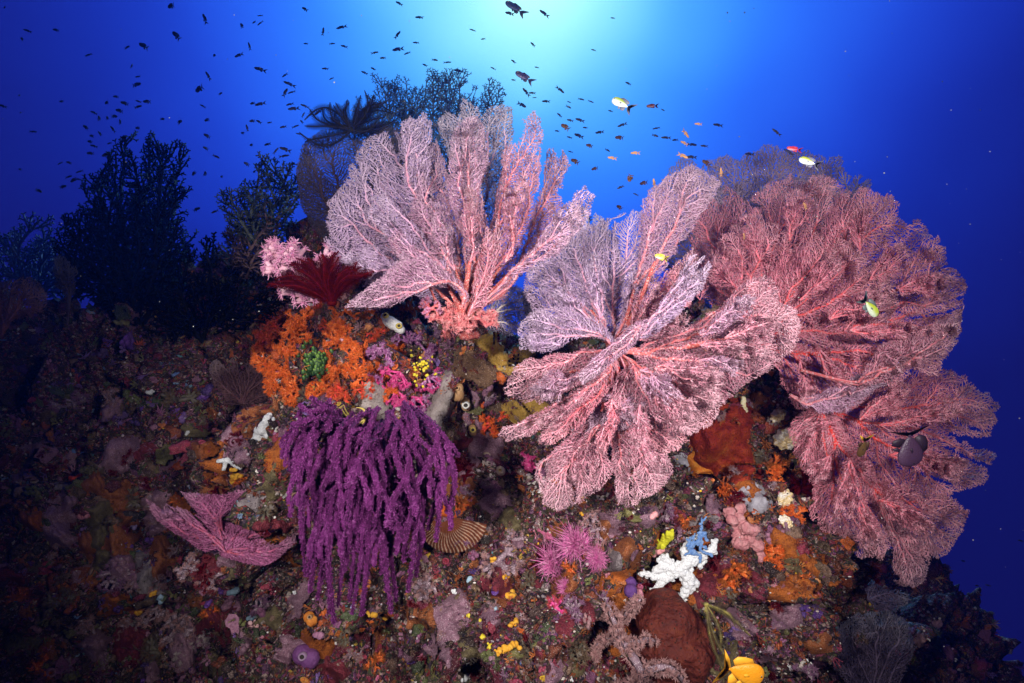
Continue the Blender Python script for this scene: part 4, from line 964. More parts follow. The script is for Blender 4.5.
# pink soft coral with rounded pale heads, left of the feather star
soft_coral("pink_soft_coral", "pink and lavender soft coral with puffy heads above the dark red feather star", "soft coral", 303, 280, 56, M_pink, M_pinkw, at=1.5, up=1.6, side=-.2, nb=8, levels=3, kids=(3, 4), r0=.11, tip=.11, tipn=10, spread=.75, off=.06)
soft_coral("pink_soft_coral", "smaller pink soft coral reaching left beside the feather star's left arm", "soft coral", 292, 270, 40, M_pink, M_pinkw, at=1.5, up=.8, side=-.9, nb=7, levels=2, kids=(3, 4), r0=.11, tip=.15, tipn=10, spread=.6, off=.06)

# magenta, purple and yellow spiky soft coral hanging in the middle
t = thing("spiky_soft_coral", "hanging magenta and purple spiky soft coral with a yellow centre on the pinnacle face", "soft coral", hit(408, 345)[0])
for k, (x, y, s, m1, m2, sd, up) in enumerate([(388,352,24,M_pur,M_pur,-.5,.2),(408,342,24,M_pur,M_pur,0,.5),(428,352,20,M_pur,M_pur,.4,0),(384,378,26,M_mag,M_pur,-.6,-.4),(402,372,24,M_mag,M_mag,-.2,-.5),(430,376,24,M_pur,M_mag,.3,-.8),
                       (414,396,28,M_mag,M_pur,0,-1.4),(398,390,22,M_mag,M_mag,-.2,-1.2),(420,412,18,M_mag,M_pur,0,-1.6)]):
    p, a, d = facing(x, y, up, sd); p = p - FWD * .03
    (V, F), (V2, F2) = bush(p, a, s * d / FOC, 900 + k, nb=8, levels=2, kids=(3, 5), r0=.06, tip=.14, tipn=12, spread=.6)
    o = obj('arm', V, F, m1, t); obj('polyps', V2, F2, m2, o)
mb = MB(); g = random.Random(5)
for k in range(36):
    x, y = 419 + g.gauss(0, 6), 366 + g.gauss(0, 9); d = hd(x, y, .05); v, f = ICO[2]; mb.add(W(x, y, d) + v * g.uniform(.8, 1.7) * d / FOC * (1 + .6 * vnoise(v * 3, k))[:, None], [f])
obj('yellow_centre', np.concatenate(mb.V), mb.F, M_yel, t)

# green grape cluster
t = thing("green_sea_squirts", "cluster of dark green grape-like sea squirts with pale tops among the orange soft corals", "sea squirts", hit(315, 362)[0])
mb = MB(); mt = MB(); g = random.Random(8)
for k in range(90):
    x, y = 315 + g.gauss(0, 6.5), 362 + g.gauss(0, 8.5); d = hd(x, y, .035 - abs(x - 315) * .001); v, f = ICO[1]; r = 2.3 * d / FOC
    c = W(x, y, d); mb.add(c + v * r * [1, 1, 1.15], [f]); mt.add(c - FWD * r * .55 + UPV * r * .6 + v * r * .5, [f])
obj('bodies', np.concatenate(mb.V), mb.F, pmat("dark_green", [(.02, .06, .015), (.05, .11, .03)], 60, bump=.1, rough=.4), t)
obj('tops', np.concatenate(mt.V), mt.F, pmat("pale_green", [(.10, .22, .03), (.22, .36, .07)], 60, bump=.1), t)

# white two-spouted sea squirt
def squirt(name, label, path, siphons, body_m, rim_m, r_s=3.0, seed=3, off=.03):
    V, F = lumps([path], vox=.002, seed=seed, jit=.05, off=off, noise_=.001)
    t = thing(name, label, "sea squirt", V.mean(0)); obj('body', V, F, body_m, t)
    for (x, y, dx, dy) in siphons:
        h = BVHTree.FromPolygons([tuple(v) for v in V.tolist()], [tuple(int(i) for i in r) for f in F for r in f]).ray_cast(Vector((0, 0, 0)), Vector(toward(x, y)), 9)
        c = np.array(h[0]) if h[0] else W(x, y, hd(x, y, off)); d = float(c @ FWD)
        a, b, n = basis(-FWD + RGT * dx + UPV * dy); v, f = t_cup(1, 16); s = r_s * d / FOC * 1.6
        place = lambda v: c + s * (v[:, :1] * a + v[:, 1:2] * b + (v[:, 2:3] * .55) * n)
        o = obj('siphon', place(v), [f], rim_m, t)
        an = np.arange(16) / 16 * 6.283; ds = np.vstack([[0, 0, .75], np.stack([.36 * np.cos(an), .36 * np.sin(an), np.full(16, .80)], 1)])
        obj('opening', place(ds), [np.array([(0, 1 + i, 1 + (i + 1) % 16) for i in range(16)])], M_hole, o)
    return t
squirt("sea_squirt", "white sea squirt with two dark spouts among the orange soft corals", [(384,317,3.5),(390,322,5.5),(397,326,6),(401,330,4)], [(386,316,-.3,.5),(399,326,.2,.1)], pmat("white_tunic", [(.7, .68, .64), (.82, .8, .78)], 60, bump=.3), M_rim, 3.2, off=.12)
M_tan = pmat("orange_tan_tunic", [(.45, .22, .08), (.6, .38, .2)], 40, bump=.3)
squirt("sea_squirt", "orange tan sea squirt, the upper of a pair below the brown sponge", [(458,388,5),(458,395,6)], [(457,389,0,.6)], M_tan, M_tan, 2.8, seed=4, off=.02)
squirt("sea_squirt", "brown sea squirt with a white-ringed round mouth below the brown sponge", [(465,402,5),(466,406,5)], [(466,405,0,0)], M_tan, pmat("white_rim", [(.75, .72, .66), (.8, .8, .76)], 40, bump=.1), 4.2, seed=5, off=.02)
squirt("sea_squirt", "small ochre sea squirt with an open mouth under the white-ringed one", [(472,428,4),(473,432,4)], [(473,430,0,.2)], M_tan, M_rim, 3.2, seed=6, off=.02)
squirt("sea_squirt", "orange sea squirt on the rock below the tips of the purple whips", [(309,617,5),(312,621,5)], [(310,617,0,.4)], pmat("orange_tunic", [(.6, .16, .02), (.75, .3, .05)], 50, bump=.3), M_tan, 2.6, seed=7, off=.015)
squirt("sea_squirt", "purple round sea squirt with a ringed mouth low in the picture's centre left", [(303,655,10),(310,660,10)], [(303,656,0,.2)], pmat("violet_tunic", [(.14, .04, .16), (.22, .08, .24)], 50, bump=.4), pmat("violet_rim", [(.3, .18, .3), (.36, .25, .36)], 50, bump=.2), 4.5, seed=8, off=.01)
for x, y, r, lb in [(486,456,4.5,"round cream sea squirt like a button below the big fan's long left blade"),(500,470,4,"whitish sea squirt below the cream button-shaped one"),(437,400,0,"")]:
    if r: squirt("sea_squirt", lb, [(x, y, r), (x + 1, y + 1, r)], [(x, y, 0, .4)], pmat("cream_tunic", [(.6, .45, .3), (.72, .62, .5)], 60, bump=.3), M_rim, 1.6, seed=int(x), off=.012)

# ------------------------------------------------------------------ feather stars
def feather_star(label, cx, cy, d, arms, mat, pl=7, sub=9, name="feather_star", th=.9, group=None, disc_r=5):
    """arms: (tip x, tip y, bend, dd). Each arm is a jointed curve with two rows of pinnules"""
    c = W(cx, cy, d); t = thing(name, label, "feather star", c, group); u = d / FOC
    v, f = ICO[2]; obj('disc', c + v * disc_r * u * [1, .8, .7], [f], mat, t)
    for k, (x, y, bend, dd) in enumerate(arms):
        e = W(x, y, d + dd); ax = (e - c); ln = np.linalg.norm(ax); sidev = np.cross(ax / ln, FWD); sidev /= np.linalg.norm(sidev)
        s = np.linspace(0, 1, 26)[:, None]
        P = c + ax * s + sidev * (bend * ln * np.sin(s * math.pi * .9)) - FWD * (.10 * ln * np.sin(s * math.pi))
        P[:, :] += sidev * (.10 * ln * np.clip(s - .75, 0, 1) ** 1.2 * 4 * (1 if k % 2 else -1)) * .6
        mb = MB(); V, F = tube(P, np.linspace(th * 1.5, th * .6, 26) * u, 6, sub=1); mb.add(V, F)
        T = np.gradient(P, axis=0); T /= np.linalg.norm(T, axis=1, keepdims=True); pp = []; pf = []; n = 0
        m = int(ln / u / 1.1)
        Q = np.stack([np.interp(np.linspace(.08, .99, m), np.linspace(0, 1, 26), P[:, q]) for q in range(3)], 1); QT = np.stack([np.interp(np.linspace(.08, .99, m), np.linspace(0, 1, 26), T[:, q]) for q in range(3)], 1)
        for i in range(m):
            L_ = pl * u * (math.sin(math.pi * min(1, (i + 3) / m * .9 + .08)) ** .5 + .15)
            for sg in (1, -1):
                up = np.cross(QT[i], sidev); dr = sidev * sg * .85 + QT[i] * .55 - up * .25 * (1 if i % 2 else -.4); dr /= np.linalg.norm(dr); w = .38 * u
                w1 = QT[i] * w; w2 = up * w; q0 = Q[i]; q1 = q0 + dr * L_ * .6; q2 = q0 + dr * L_ + QT[i] * L_ * .25
                pp.append(np.array([q0 - w1, q0 + w1, q0 + w2 * 1.4, q1 - w1 * .8, q1 + w1 * .8, q1 + w2, q2 - w1 * .3, q2 + w1 * .3, q2 + w2 * .4]))
                for b in (0, 3):
                    for j in range(3): pf.append((n + b + j, n + b + (j + 1) % 3, n + b + 3 + (j + 1) % 3, n + b + 3 + j))
                n += 9
        mb.add(np.concatenate(pp), [np.array(pf)]); obj('arm', np.concatenate(mb.V), mb.F, mat, t)
    return t
g = random.Random(21); arms = []
for k in range(36):
    q = k / 35
    a = math.radians(170 - 135 * q + g.uniform(-6, 6)); ln = 66 - 18 * q + g.uniform(-10, 6)
    arms.append((332 + ln * math.cos(a), 303 - ln * math.sin(a) * .86, g.uniform(-.22, -.08) if q < .5 else g.uniform(.02, .14), g.uniform(-.12, .05)))
feather_star("dark red feather star, arms raised in a bowl, on top of the orange pinnacle", 332, 303, 1.36, arms, M_dred, pl=6)
arms = []
for k in range(26):
    a = math.radians(g.uniform(10, 215)); ln = g.uniform(26, 52)
    arms.append((350 + ln * math.cos(a), 130 - ln * math.sin(a) * .8, g.uniform(-.35, .35), g.uniform(-.1, .1)))
feather_star("black feather star spread on the rim of the dark round fan", 352, 130, 2.15, arms, M_black, pl=4.5, th=.8, disc_r=4)
arms = [(342,408,.2,-.02),(350,420,-.2,-.03),(338,424,.2,-.02),(356,408,-.3,-.02),(352,430,.15,0),(346,402,.3,0)]
feather_star("pale yellow feather star with thin curled arms on the purple whip coral", 366, 418, hd(366, 418, .16), [(x, y, b, dd) for x, y, b, dd in arms], M_rim, pl=1.5, th=.5, disc_r=3)
arms = [(735,628,.2,-.02),(748,640,.12,0),(752,665,-.2,0),(715,655,.15,0),(728,668,-.12,0),(700,600,.2,.02),(708,615,-.15,.0)]
dd_ = hd(712, 612, .10)
feather_star("dark olive and yellow feather star with long thin arms above the orange fish", 706, 604, dd_, arms, pmat("olive_yellow", [(.05, .035, .015), (.14, .11, .04), (.5, .42, .08)], 26, bump=.1), pl=2.6, th=.42, disc_r=3)

# ------------------------------------------------------------------ the purple whip coral
p0 = hit(395, 425)[0]
t = thing("purple_whip_coral", "deep purple whip coral, its many thick fuzzy branches hanging like a curtain", "soft coral", p0)
g = random.Random(4); tips = []
env = [(291,440),(288,455),(292,470),(296,452),(299,492),(303,520),(304,548),(306,575),(310,590),(318,598),(316,565),(324,560),(330,612),(334,622),(338,605),(345,570),(350,600),(352,613),(362,614),(358,580),(368,560),(378,545),(382,572),(391,612),(386,590),(396,600),(404,560),(408,590),(410,555),(416,575),(404,540),(428,528),(420,510),(436,540),(447,512),(440,496),(452,505),(434,480),(436,472),(310,460),(322,488),(330,520),(342,500),(318,430),(300,420),(328,470),(340,450),(355,470),(366,490),(380,470),(360,515),(374,520),(330,545),(345,535),(396,480),(410,470),(416,490),(400,520),(300,405),(312,398),(330,400),(294,425),]
env += [(x + g.uniform(-9, 9), y - g.uniform(8, 60)) for x, y in env[::4] if y > 470]
for k, (x, y) in enumerate(env):
    q = (x - 288) / 164
    sx = 348 + 64 * q ** .8 + g.uniform(-14, 14) if x > 318 else 335 + g.uniform(-18, 22); sy = 412 + g.uniform(-10, 18) + (6 if 350 < sx < 400 else 0)
    if y < 432: sx = 345 + g.uniform(-10, 10); sy = 425
    front = g.uniform(.10, .24); front = front if y < 560 else g.uniform(.07, .14)
    d0_ = 1.40; dS = d0_ - .02; dT = d0_ - front * .7 - .02
    mx = sx + (x - sx) * .62 + g.uniform(-11, 11); my = sy + (y - sy) * .33 - 7
    m2x = sx + (x - sx) * .92 + g.uniform(-10, 10); m2y = sy + (y - sy) * .66
    P = [W(sx, sy, dS), W(mx, my, d0_ - front), W(m2x, m2y, d0_ - front * 1.05), W(x, y, dT)]
    ln = math.hypot(x - sx, y - sy) + 20
    r_ = g.uniform(1.4, 2.5) * 1.28 / FOC
    def whip(P, r, nm, par_, kk):
        V, F = tube(P, [r * (.85 if q in (0, len(P) - 1) else 1) for q in range(len(P))], 10, sub=max(8, int(ln / 5)))
        c = V.reshape(-1, 10, 3).mean(1).repeat(10, 0); nrm = V - c; nl = np.linalg.norm(nrm, axis=1, keepdims=True) + 1e-9; nrm = nrm / nl
        V = V + nrm * (.0020 * vnoise(V * 230, kk))[:, None]
        o = obj(nm, V, F, M_purple, par_)
        # polyps: short blunt tentacle crowns all over
        rr_ = np.random.default_rng(kk + 5); m = int(len(V) * .8); i = rr_.integers(10, len(V), m); Q = V[i] + rr_.normal(0, .0009, (m, 3)); Nq = nrm[i] + rr_.normal(0, .45, (m, 3)); Nq /= np.linalg.norm(Nq, axis=1, keepdims=True)
        A_, B_ = frames(Nq); h_ = rr_.uniform(.0016, .0034, (m, 1)); w_ = .0012
        PV = np.stack([Q + A_ * w_, Q - A_ * w_ * .5 + B_ * w_ * .87, Q - A_ * w_ * .5 - B_ * w_ * .87, Q + Nq * h_ + A_ * w_ * .6, Q + Nq * h_ - A_ * w_ * .3 + B_ * w_ * .5, Q + Nq * h_ - A_ * w_ * .3 - B_ * w_ * .5], 1).reshape(-1, 3)
        bb = (np.arange(m) * 6)[:, None]; FF = np.concatenate([bb + np.array([[0, 1, 4, 3]]), bb + np.array([[1, 2, 5, 4]]), bb + np.array([[2, 0, 3, 5]])]); FT = bb + np.array([[3, 4, 5]])
        obj('polyps', PV, [FF, FT], M_purtip, o if par_ is t else par_)
        return o
    o = whip(P, r_, 'branch', t, k)
    for q in range(g.choice([1, 1, 2, 2])):   # side twigs as sub-parts
        if y < 440: break
        w0 = g.uniform(.3, .8); i0 = P[1] * (1 - w0) + P[2] * w0; e = i0 + RGT * g.choice([-1, 1]) * g.uniform(.012, .035) - UPV * g.uniform(.05, .09) - FWD * .01
        whip([i0, i0 * .45 + e * .55 + RGT * (e - i0)[0] * .3, e], r_ * .9, 'twig', o, k + 200)

# ------------------------------------------------------------------ mauve fan on the left, brown fans
dm = hd(225, 545, .02); f = f_mauve = thing("mauve_sea_fan", "mauve pink sea fan of folded shelf-like blades low on the left", "sea fan", W(225, 552, dm))
MV = dict(tmat=M_mauvefan, sp=2.1, ragged=.15, slit=0.0, layers=2, fuzz=.003)
blade(f, [(171,477),(180,492),(200,496),(222,495),(246,489),(240,502),(228,513),(214,522),(198,514),(186,500)], (222,530), dm - .10, slope=(0, .25), wave=.02, wl=18, seed=91, **MV)
blade(f, [(145,499),(158,507),(172,519),(190,528),(210,540),(222,548),(205,552),(185,540),(166,528),(152,514)], (226,550), dm - .09, slope=(0, .1), wave=.03, wl=18, seed=92, **MV)
blade(f, [(195,515),(215,520),(235,524),(256,516),(276,508),(292,500),(290,518),(270,532),(248,540),(228,545),(212,535)], (228,545), dm - .07, slope=(0, .1), wave=.03, wl=22, seed=93, **MV)
blade(f, [(216,546),(232,536),(246,537),(252,545),(270,550),(284,540),(298,528),(296,542),(280,558),(262,566),(240,562),(222,556)], (226,552), dm - .11, slope=(.0, -.1), wave=.03, wl=18, seed=94, **MV)
blade(f, [(205,545),(196,535),(185,520),(176,506),(186,510),(200,524),(216,540)], (226,552), dm - .12, wave=.02, wl=16, seed=95, **MV)
db = hd(240, 395, .03); f = thing("brown_sea_fan", "dull brown mauve sea fan in the shadow left of the orange corals", "sea fan", W(240, 402, db))
blade(f, [(238,405),(222,400),(212,382),(210,364),(218,360),(226,372),(240,362),(252,366),(266,358),(276,372),(274,390),(260,404)], (242,403), db - .05, tmat=M_brownfan, wave=.04, wl=24, sp=2.6, seed=96)
for i, (bx, by, tx, ty, wd, dd) in enumerate([(222,540,200,494,13,-.10),(228,545,268,512,11,-.09),(224,548,162,512,9,-.11),(230,550,276,548,11,-.12),(222,548,216,506,12,-.08)]):
    lobe(f_mauve, bx, by, tx, ty, wd, dm + dd, M_mauvefan, 960 + i, sp=2.1, layers=2)
# striped fan-shaped shell coral
dS = hd(447, 525, .035); c = W(443, 516, dS); t = thing("ribbed_cup_coral", "fan-shaped orange brown coral plate with pale wavy ribs beside the purple whip tips", "coral", c)
na, nr = 150, 26; th = np.linspace(math.radians(-12), math.radians(-172), na); V = []; A = []
for i, a in enumerate(th):
    for j in range(nr):
        s = j / (nr - 1); R = (35 + 8 * math.cos(a + .3)) * s; wv = .5 * math.sin(s * 9 + 3 * a); rib = math.sin(a * 62 + wv * 5 + s * 4)
        x = 443 + R * math.cos(a) * 1.0 + 2 * s; y = 516 - R * math.sin(a) * .98; dep = dS - .055 * s + .035 * s * s * 2 - .0035 * max(0, rib) * min(1, s * 3)
        V.append(W(x, y, dep)); A.append([.50, .36, .26] if rib > .72 and s > .45 else [.26, .075, .025] if rib > -.5 else [.12, .03, .015])
V = np.array(V); i, j = np.mgrid[0:na - 1, 0:nr - 1]; a = (i * nr + j).ravel(); F = np.stack([a, a + nr, a + nr + 1, a + 1], 1); n = len(V)
bnd = [(k * nr + nr - 1) for k in range(na)]; S = [(bnd[k], bnd[k + 1], bnd[k + 1] + n, bnd[k] + n) for k in range(na - 1)]
V2 = V + FWD * .006
obj('plate', np.vstack([V, V2]), [F, F[:, ::-1] + n, np.array(S)], pmat("rib_stripes", [(.8, .8, .8), (1.1, 1.1, 1.1)], 90, attr='col', bump=.3), t, {'col': np.array(A + A)})
crust("sponge", "small orange sponge pad just above the fan-shaped ribbed coral", "sponge", [(438,505),(448,500),(458,506),(460,516),(448,518),(440,514)], M_or2, 7, .4, seed=21)
crust("sponge", "small rusty orange sponge pad right of the fan-shaped ribbed coral", "sponge", [(474,528),(484,524),(492,534),(486,542),(474,540)], pmat("rust_sponge", [(.28, .09, .02), (.42, .16, .04)], 60, bump=.5), 7, .4, seed=22)

# ------------------------------------------------------------------ hot pink tentacled corals, dusty pink ones
for x, y, r, lb in [(578,548,20,"hot pink spiky soft coral, the upper big one below the big pink fan"),(553,568,20,"hot pink spiky soft coral, the lower left one of three below the big pink fan"),(597,558,12,"small hot pink spiky soft coral right of its two bigger neighbours"),(562,546,10,"small pale pink spiky tuft between the two big hot pink corals"),(566,588,9,"tiny hot pink spiky tuft under the lower left pink coral")]:
    p, a, d = facing(x, y, .3, 0); t = thing("pink_tentacle_coral", lb, "soft coral", p, "hot pink spiky corals")
    a, b, n = basis(a); mb = MB(); u = r * d / FOC
    for k in range(4):
        v, f = spikes(120, .4, int(x) + k, L=1.15, thin=.030, bend=.5); o_ = np.array([math.cos(k * 1.7), math.sin(k * 1.7), 0]) * .28 * (k > 0); v = v * (1 if k == 0 else .75) + o_
        mb.add(p + n * u * .25 + u * (v[:, :1] * a + v[:, 1:2] * b + v[:, 2:3] * n), [f])
    obj('tentacles', np.concatenate(mb.V), mb.F, M_hot, t)
    v, f = ICO[2]; v = v * (1 + .2 * vnoise(v * 3, 3))[:, None]; obj('body', p + n * u * .15 + v * u * .35, [f], M_mag, t)
soft_coral("red_soft_coral", "small crimson soft coral low below the hot pink spiky corals", "soft coral", 555, 608, 18, M_mag, pmat("crimson_polyps", [(.45, .03, .05), (.6, .12, .12)], 80), nb=6, levels=2, r0=.12, tip=.17)
soft_coral("red_soft_coral", "raspberry soft coral left of the big fan's lowest blade", "soft coral", 530, 462, 18, M_mag, M_mag, nb=7, levels=2, r0=.14, tip=.16)
for x, y, s, lb in [(498,560,30,"dusty pink bushy soft coral between the ribbed coral and the hot pink corals"),(512,540,22,"dusty pink soft coral tuft above the bushy dusty pink one"),(190,568,22,"dusty rose lumpy soft coral under the mauve fan's left end"),(212,580,20,"dusty rose lumpy soft coral under the mauve fan's middle"),
                    (270,395,22,"dusty pink lacy coral at the left foot of the orange corals"),(428,590,26,"dim mauve soft coral right of the longest purple whips"),(178,628,30,"pale brown bushy soft coral low on the left slope"),(128,628,20,"dim brown bushy soft coral farther left on the low slope")]:
    soft_coral("dusty_soft_coral", lb, "soft coral", x, y, s, M_dus2, M_dus, "dusty soft corals", up=.3, nb=8, levels=2, kids=(4, 6), r0=.12, tip=.13, tipn=10, spread=.9)
# pale pink branching soft coral at the bottom
t = thing("branching_soft_coral", "large dusty pink branching soft coral rising from the bottom edge of the picture", "soft coral", hit(650, 690)[0])
dB = hd(630, 650, .10)
BR = [[(655,720,9),(640,670,8),(622,640,7),(608,605,4)],[(640,672,7),(670,668,5),(690,690,4)],[(625,645,6),(650,640,5),(668,646,3.5)],[(622,640,5),(602,640,4),(592,658,3)],[(612,618,4),(596,612,3),(588,622,2.5)],[(616,625,4),(630,610,3.5),(640,600,2.5)],[(645,680,6),(622,688,5),(606,700,4)],[(650,690,6),(672,700,5),(690,715,4)]]
g = np.random.default_rng(9)
for k, path in enumerate(BR):
    P = np.array([W(x, y, dB - .05 * math.sin(i * 1.3 + k)) for i, (x, y, r) in enumerate(path)]); R = np.array([r * .5 * dB / FOC for _, _, r in path])
    V, F = tube(P, R, 12, sub=10); V = V + .0015 * vnoise(V * 180, k)[:, None]; o = obj('stem', V, F, M_dus2, t)
    Q, _ = tube(P, R, 12, sub=6, cap=False); mb = MB()
    for q in range(150 if len(path) > 3 else 90):
        j = int(g.integers(len(Q))); c = Q[j]; ctr = Q.reshape(-1, 12, 3).mean(1)[j // 12]; n_ = c - ctr; a, b, n_ = basis(n_); v, f = spikes(13, .3, q, hemi=True, thin=.11); s = 5.0 * dB / FOC * g.uniform(.6, 1.3)
        mb.add(c + n_ * s * .3 + s * (v[:, :1] * a + v[:, 1:2] * b + v[:, 2:3] * n_), [f])
    obj('polyps', np.concatenate(mb.V), mb.F, M_dus, o)
# lumpy pink coral on the right
V, F = lumps([[(x, y, r)] for x, y, r in [(730,512,6),(738,518,6),(727,524,6),(745,527,6),(736,532,6),(750,538,6),(742,543,6),(758,545,6),(748,552,6),(760,556,5),(752,563,5),(732,520,5),(765,538,5),(755,530,5),(741,508,5),(726,533,4.5),(745,560,5),(736,543,5)]], vox=.0022, noise_=.004, nsc=130, off=.02)
o = obj("lumpy_pink_coral", V, F, pmat("lumpy_pink", [(.45, .14, .16), (.6, .25, .26), (.68, .36, .36)], 50, bump=.8, bscale=260), None, None, loc=V.mean(0)); tag(o, "pink knobbly coral hanging below the lilac grey sponge on the right", "coral")
# dark red barrel sponge
V, F = lumps([[(664,600,12),(666,625,26),(668,655,30),(664,690,30)]], vox=.005, noise_=.012, nsc=30, off=.0, seed=4)
o = obj("barrel_sponge", V, F, pmat("dark_red_sponge", [(.05, .008, .005), (.10, .014, .008), (.15, .03, .012)], 24, bump=1.0, bscale=90, speck=((.015, .004, .003), 110, .28)), None, None, loc=V.mean(0)); tag(o, "dark red brown rounded sponge under the white lace sponge", "sponge")
# white lacy sponge
WS = [[(676,571,6),(688,562,6.5),(700,555,5),(713,549,4)],[(680,570,6.5),(690,578,6),(686,590,5),(680,601,4.6)],[(678,570,6),(664,566,5),(655,572,4)],[(676,572,6),(660,578,3.6),(648,574,3),(642,573,3.2)],[(670,576,5),(660,584,4),(655,590,3)],[(672,566,5),(664,557,4)],[(713,549,4),(716,540,3)],[(688,562,5.5),(684,550,4),(690,540,3.5),(696,537,3.5)],[(690,578,5),(697,584,3.4)],[(704,556,4),(700,566,3)],[(648,562,2.4),(643,566,1.8)],[(686,590,4.5),(692,588,3)]]
g = np.random.default_rng(6)
WS = [[(x, y, r * 1.0) for x, y, r in q] for q in WS] + [[(x + g.normal(0, r * .8), y + g.normal(0, r * .8), r * g.uniform(.4, .6))] * 2 for q in WS for x, y, r in q for _ in range(2)]
dW = float(np.percentile([hd(x, y) for x in range(645, 716, 8) for y in range(540, 600, 8)], 12)) + .02
WS = [[(x, y, r * .85) for x, y, r in q] for q in WS]
V, F = lumps(WS, depth=dW, vox=.0016, jit=.2, off=.035, noise_=.002, nsc=190, smooth_it=1)
o = obj("white_lace_sponge", V, F, M_white, None, None, loc=V.mean(0)); tag(o, "bright white branching lace sponge, the largest white thing on the reef", "sponge")
V, F = lumps([[(269,415,3.4),(264,426,4.6),(258,438,5.2),(250,448,3.8)],[(262,430,4),(269,438,3)],[(266,424,3.4),(273,419,2.6)],[(256,440,4),(262,447,3)]], vox=.0018, off=.03, noise_=.001)
o = obj("white_lace_sponge", V, F, M_white, None, None, loc=V.mean(0)); tag(o, "bright white slanting sponge left of the purple whip coral", "sponge")
V, F = lumps([[(218,461,2.2),(227,460,2.4),(236,463,2)],[(226,461,2.2),(224,469,1.8)],[(233,464,2),(240,468,1.8)]], vox=.0018, off=.02, noise_=.001)
o = obj("white_lace_sponge", V, F, M_white, None, None, loc=V.mean(0)); tag(o, "small forked white sponge above the mauve fan", "sponge")
# blue sponge twining over the white one
g = random.Random(12); pa = []
for k in range(26):
    x, y = g.uniform(690, 712), g.uniform(532, 556); pa.append([(x, y, 1.5), (x + g.uniform(-7, 7), y + g.uniform(-8, 8), 1.2)])
pa += [[(700,535,1.4),(702,522,1.1),(700,512,.9)],[(701,524,1.1),(706,517,.9)],[(702,528,1.1),(696,520,.9)]]
V, F = lumps(pa, depth=dW, vox=.0014, off=.055, smooth_it=1, noise_=.0014, nsc=300)
o = obj("blue_sponge", V, F, M_bluesp, None, None, loc=V.mean(0)); tag(o, "lacy blue sponge growing over the white lace sponge's right arm", "sponge")
# yellow branching sponge and pink pads
g = random.Random(2); pa = []
for k in range(16):
    a = -3.0 + 2.9 * k / 15; x, y = 657 + 15 * math.cos(a) * g.uniform(.7, 1.1), 536 - 8 * math.sin(a) * g.uniform(.3, 1.2); pa.append([(x, y, 2.2), (x + g.uniform(-3, 3), y - g.uniform(3, 8), 1.6)])
pa.append([(644,538,2.6),(652,546,3),(662,546,3),(670,538,2.6)])
V, F = lumps(pa, vox=.0016, off=.03, smooth_it=1, noise_=.001)
o = obj("yellow_sponge", V, F, pmat("lime_yellow", [(.45, .42, .01), (.62, .6, .03)], 60, bump=.5), None, None, loc=V.mean(0)); tag(o, "lime yellow branching sponge above the white lace sponge", "sponge")
for x, y, r, lb in [(655,552,4,"pink smooth pads just under the lime yellow sponge"),(648,517,4,"pink smooth pads above the lime yellow sponge")]:
    V, F = lumps([[(x - 4, y, r), (x, y - 1, r)], [(x + 4, y - 1, r * .9), (x + 7, y - 3, r * .8)], [(x - 1, y + 3, r * .7)]], vox=.0018, off=.02)
    o = obj("pink_sponge", V, F, pmat("salmon_pink", [(.6, .2, .22), (.72, .36, .36)], 60, bump=.3, rough=.5), None, None, loc=V.mean(0)); tag(o, lb, "sponge")
V, F = lumps([[(630,582,7),(632,590,7)]], vox=.003, off=.01); o = obj("violet_sponge", V, F, pmat("violet_sponge", [(.09, .03, .16), (.14, .06, .22)], 60, bump=.4), None, None, loc=V.mean(0)); tag(o, "dark violet sponge lobe left of the white lace sponge", "sponge")
# pearly shells on the right flank
for x, y, s, rot, lb in [(784,438,13,.5,"pearly oyster shell, the upper one, between the red sponge and the rose fan"),(783,497,9,1.4,"golden white oyster shell beside the dark red soft coral"),(783,520,7,2.5,"small white shell under the golden white oyster"),(776,415,8,1.0,"small grey white shell above the pearly oyster")]:
    p, a, d = facing(x, y, .1, 0); t = thing("oyster_shell", lb, "shell", p - FWD * .02); a, b, n = basis(a); ca, sa = math.cos(rot), math.sin(rot); a, b = a * ca + b * sa, b * ca - a * sa
    for sg in (1, -1):
        v, f = ICO[4]; r = np.arctan2(v[:, 1], v[:, 0]); v = v * (1 + .10 * np.sin(r * 9)[:, None]) * [1, .8, .28]; v[:, 2] += sg * .12 + .05 * np.sin(np.hypot(v[:, 0], v[:, 1]) * 20); ti = sg * .35; v = np.stack([v[:, 0], v[:, 1] * math.cos(ti) - v[:, 2] * math.sin(ti), v[:, 1] * math.sin(ti) + v[:, 2] * math.cos(ti)], 1)
        u = s * d / FOC * (1 if sg > 0 else .9); V = p - FWD * .015 + u * (v[:, :1] * a + v[:, 1:2] * b + v[:, 2:3] * n); V = V + .002 * vnoise(V * 160, 4)[:, None]; obj('valve', V, [f], M_shell, t)
o = lumps([[(743,391,2),(745,398,2.6),(742,405,2.2)],[(745,398,2),(749,402,1.8)],[(744,405,2),(746,411,2)]], vox=.0016, off=.04); o = obj("yellow_white_sea_slug", o[0], o[1], pmat("yellow_white", [(.75, .55, .03), (.85, .8, .6), (.8, .6, .05)], 90, bump=.2), None, None, loc=o[0].mean(0)); tag(o, "bright yellow and white knobbly sea slug above the smooth red sponge", "sea slug")
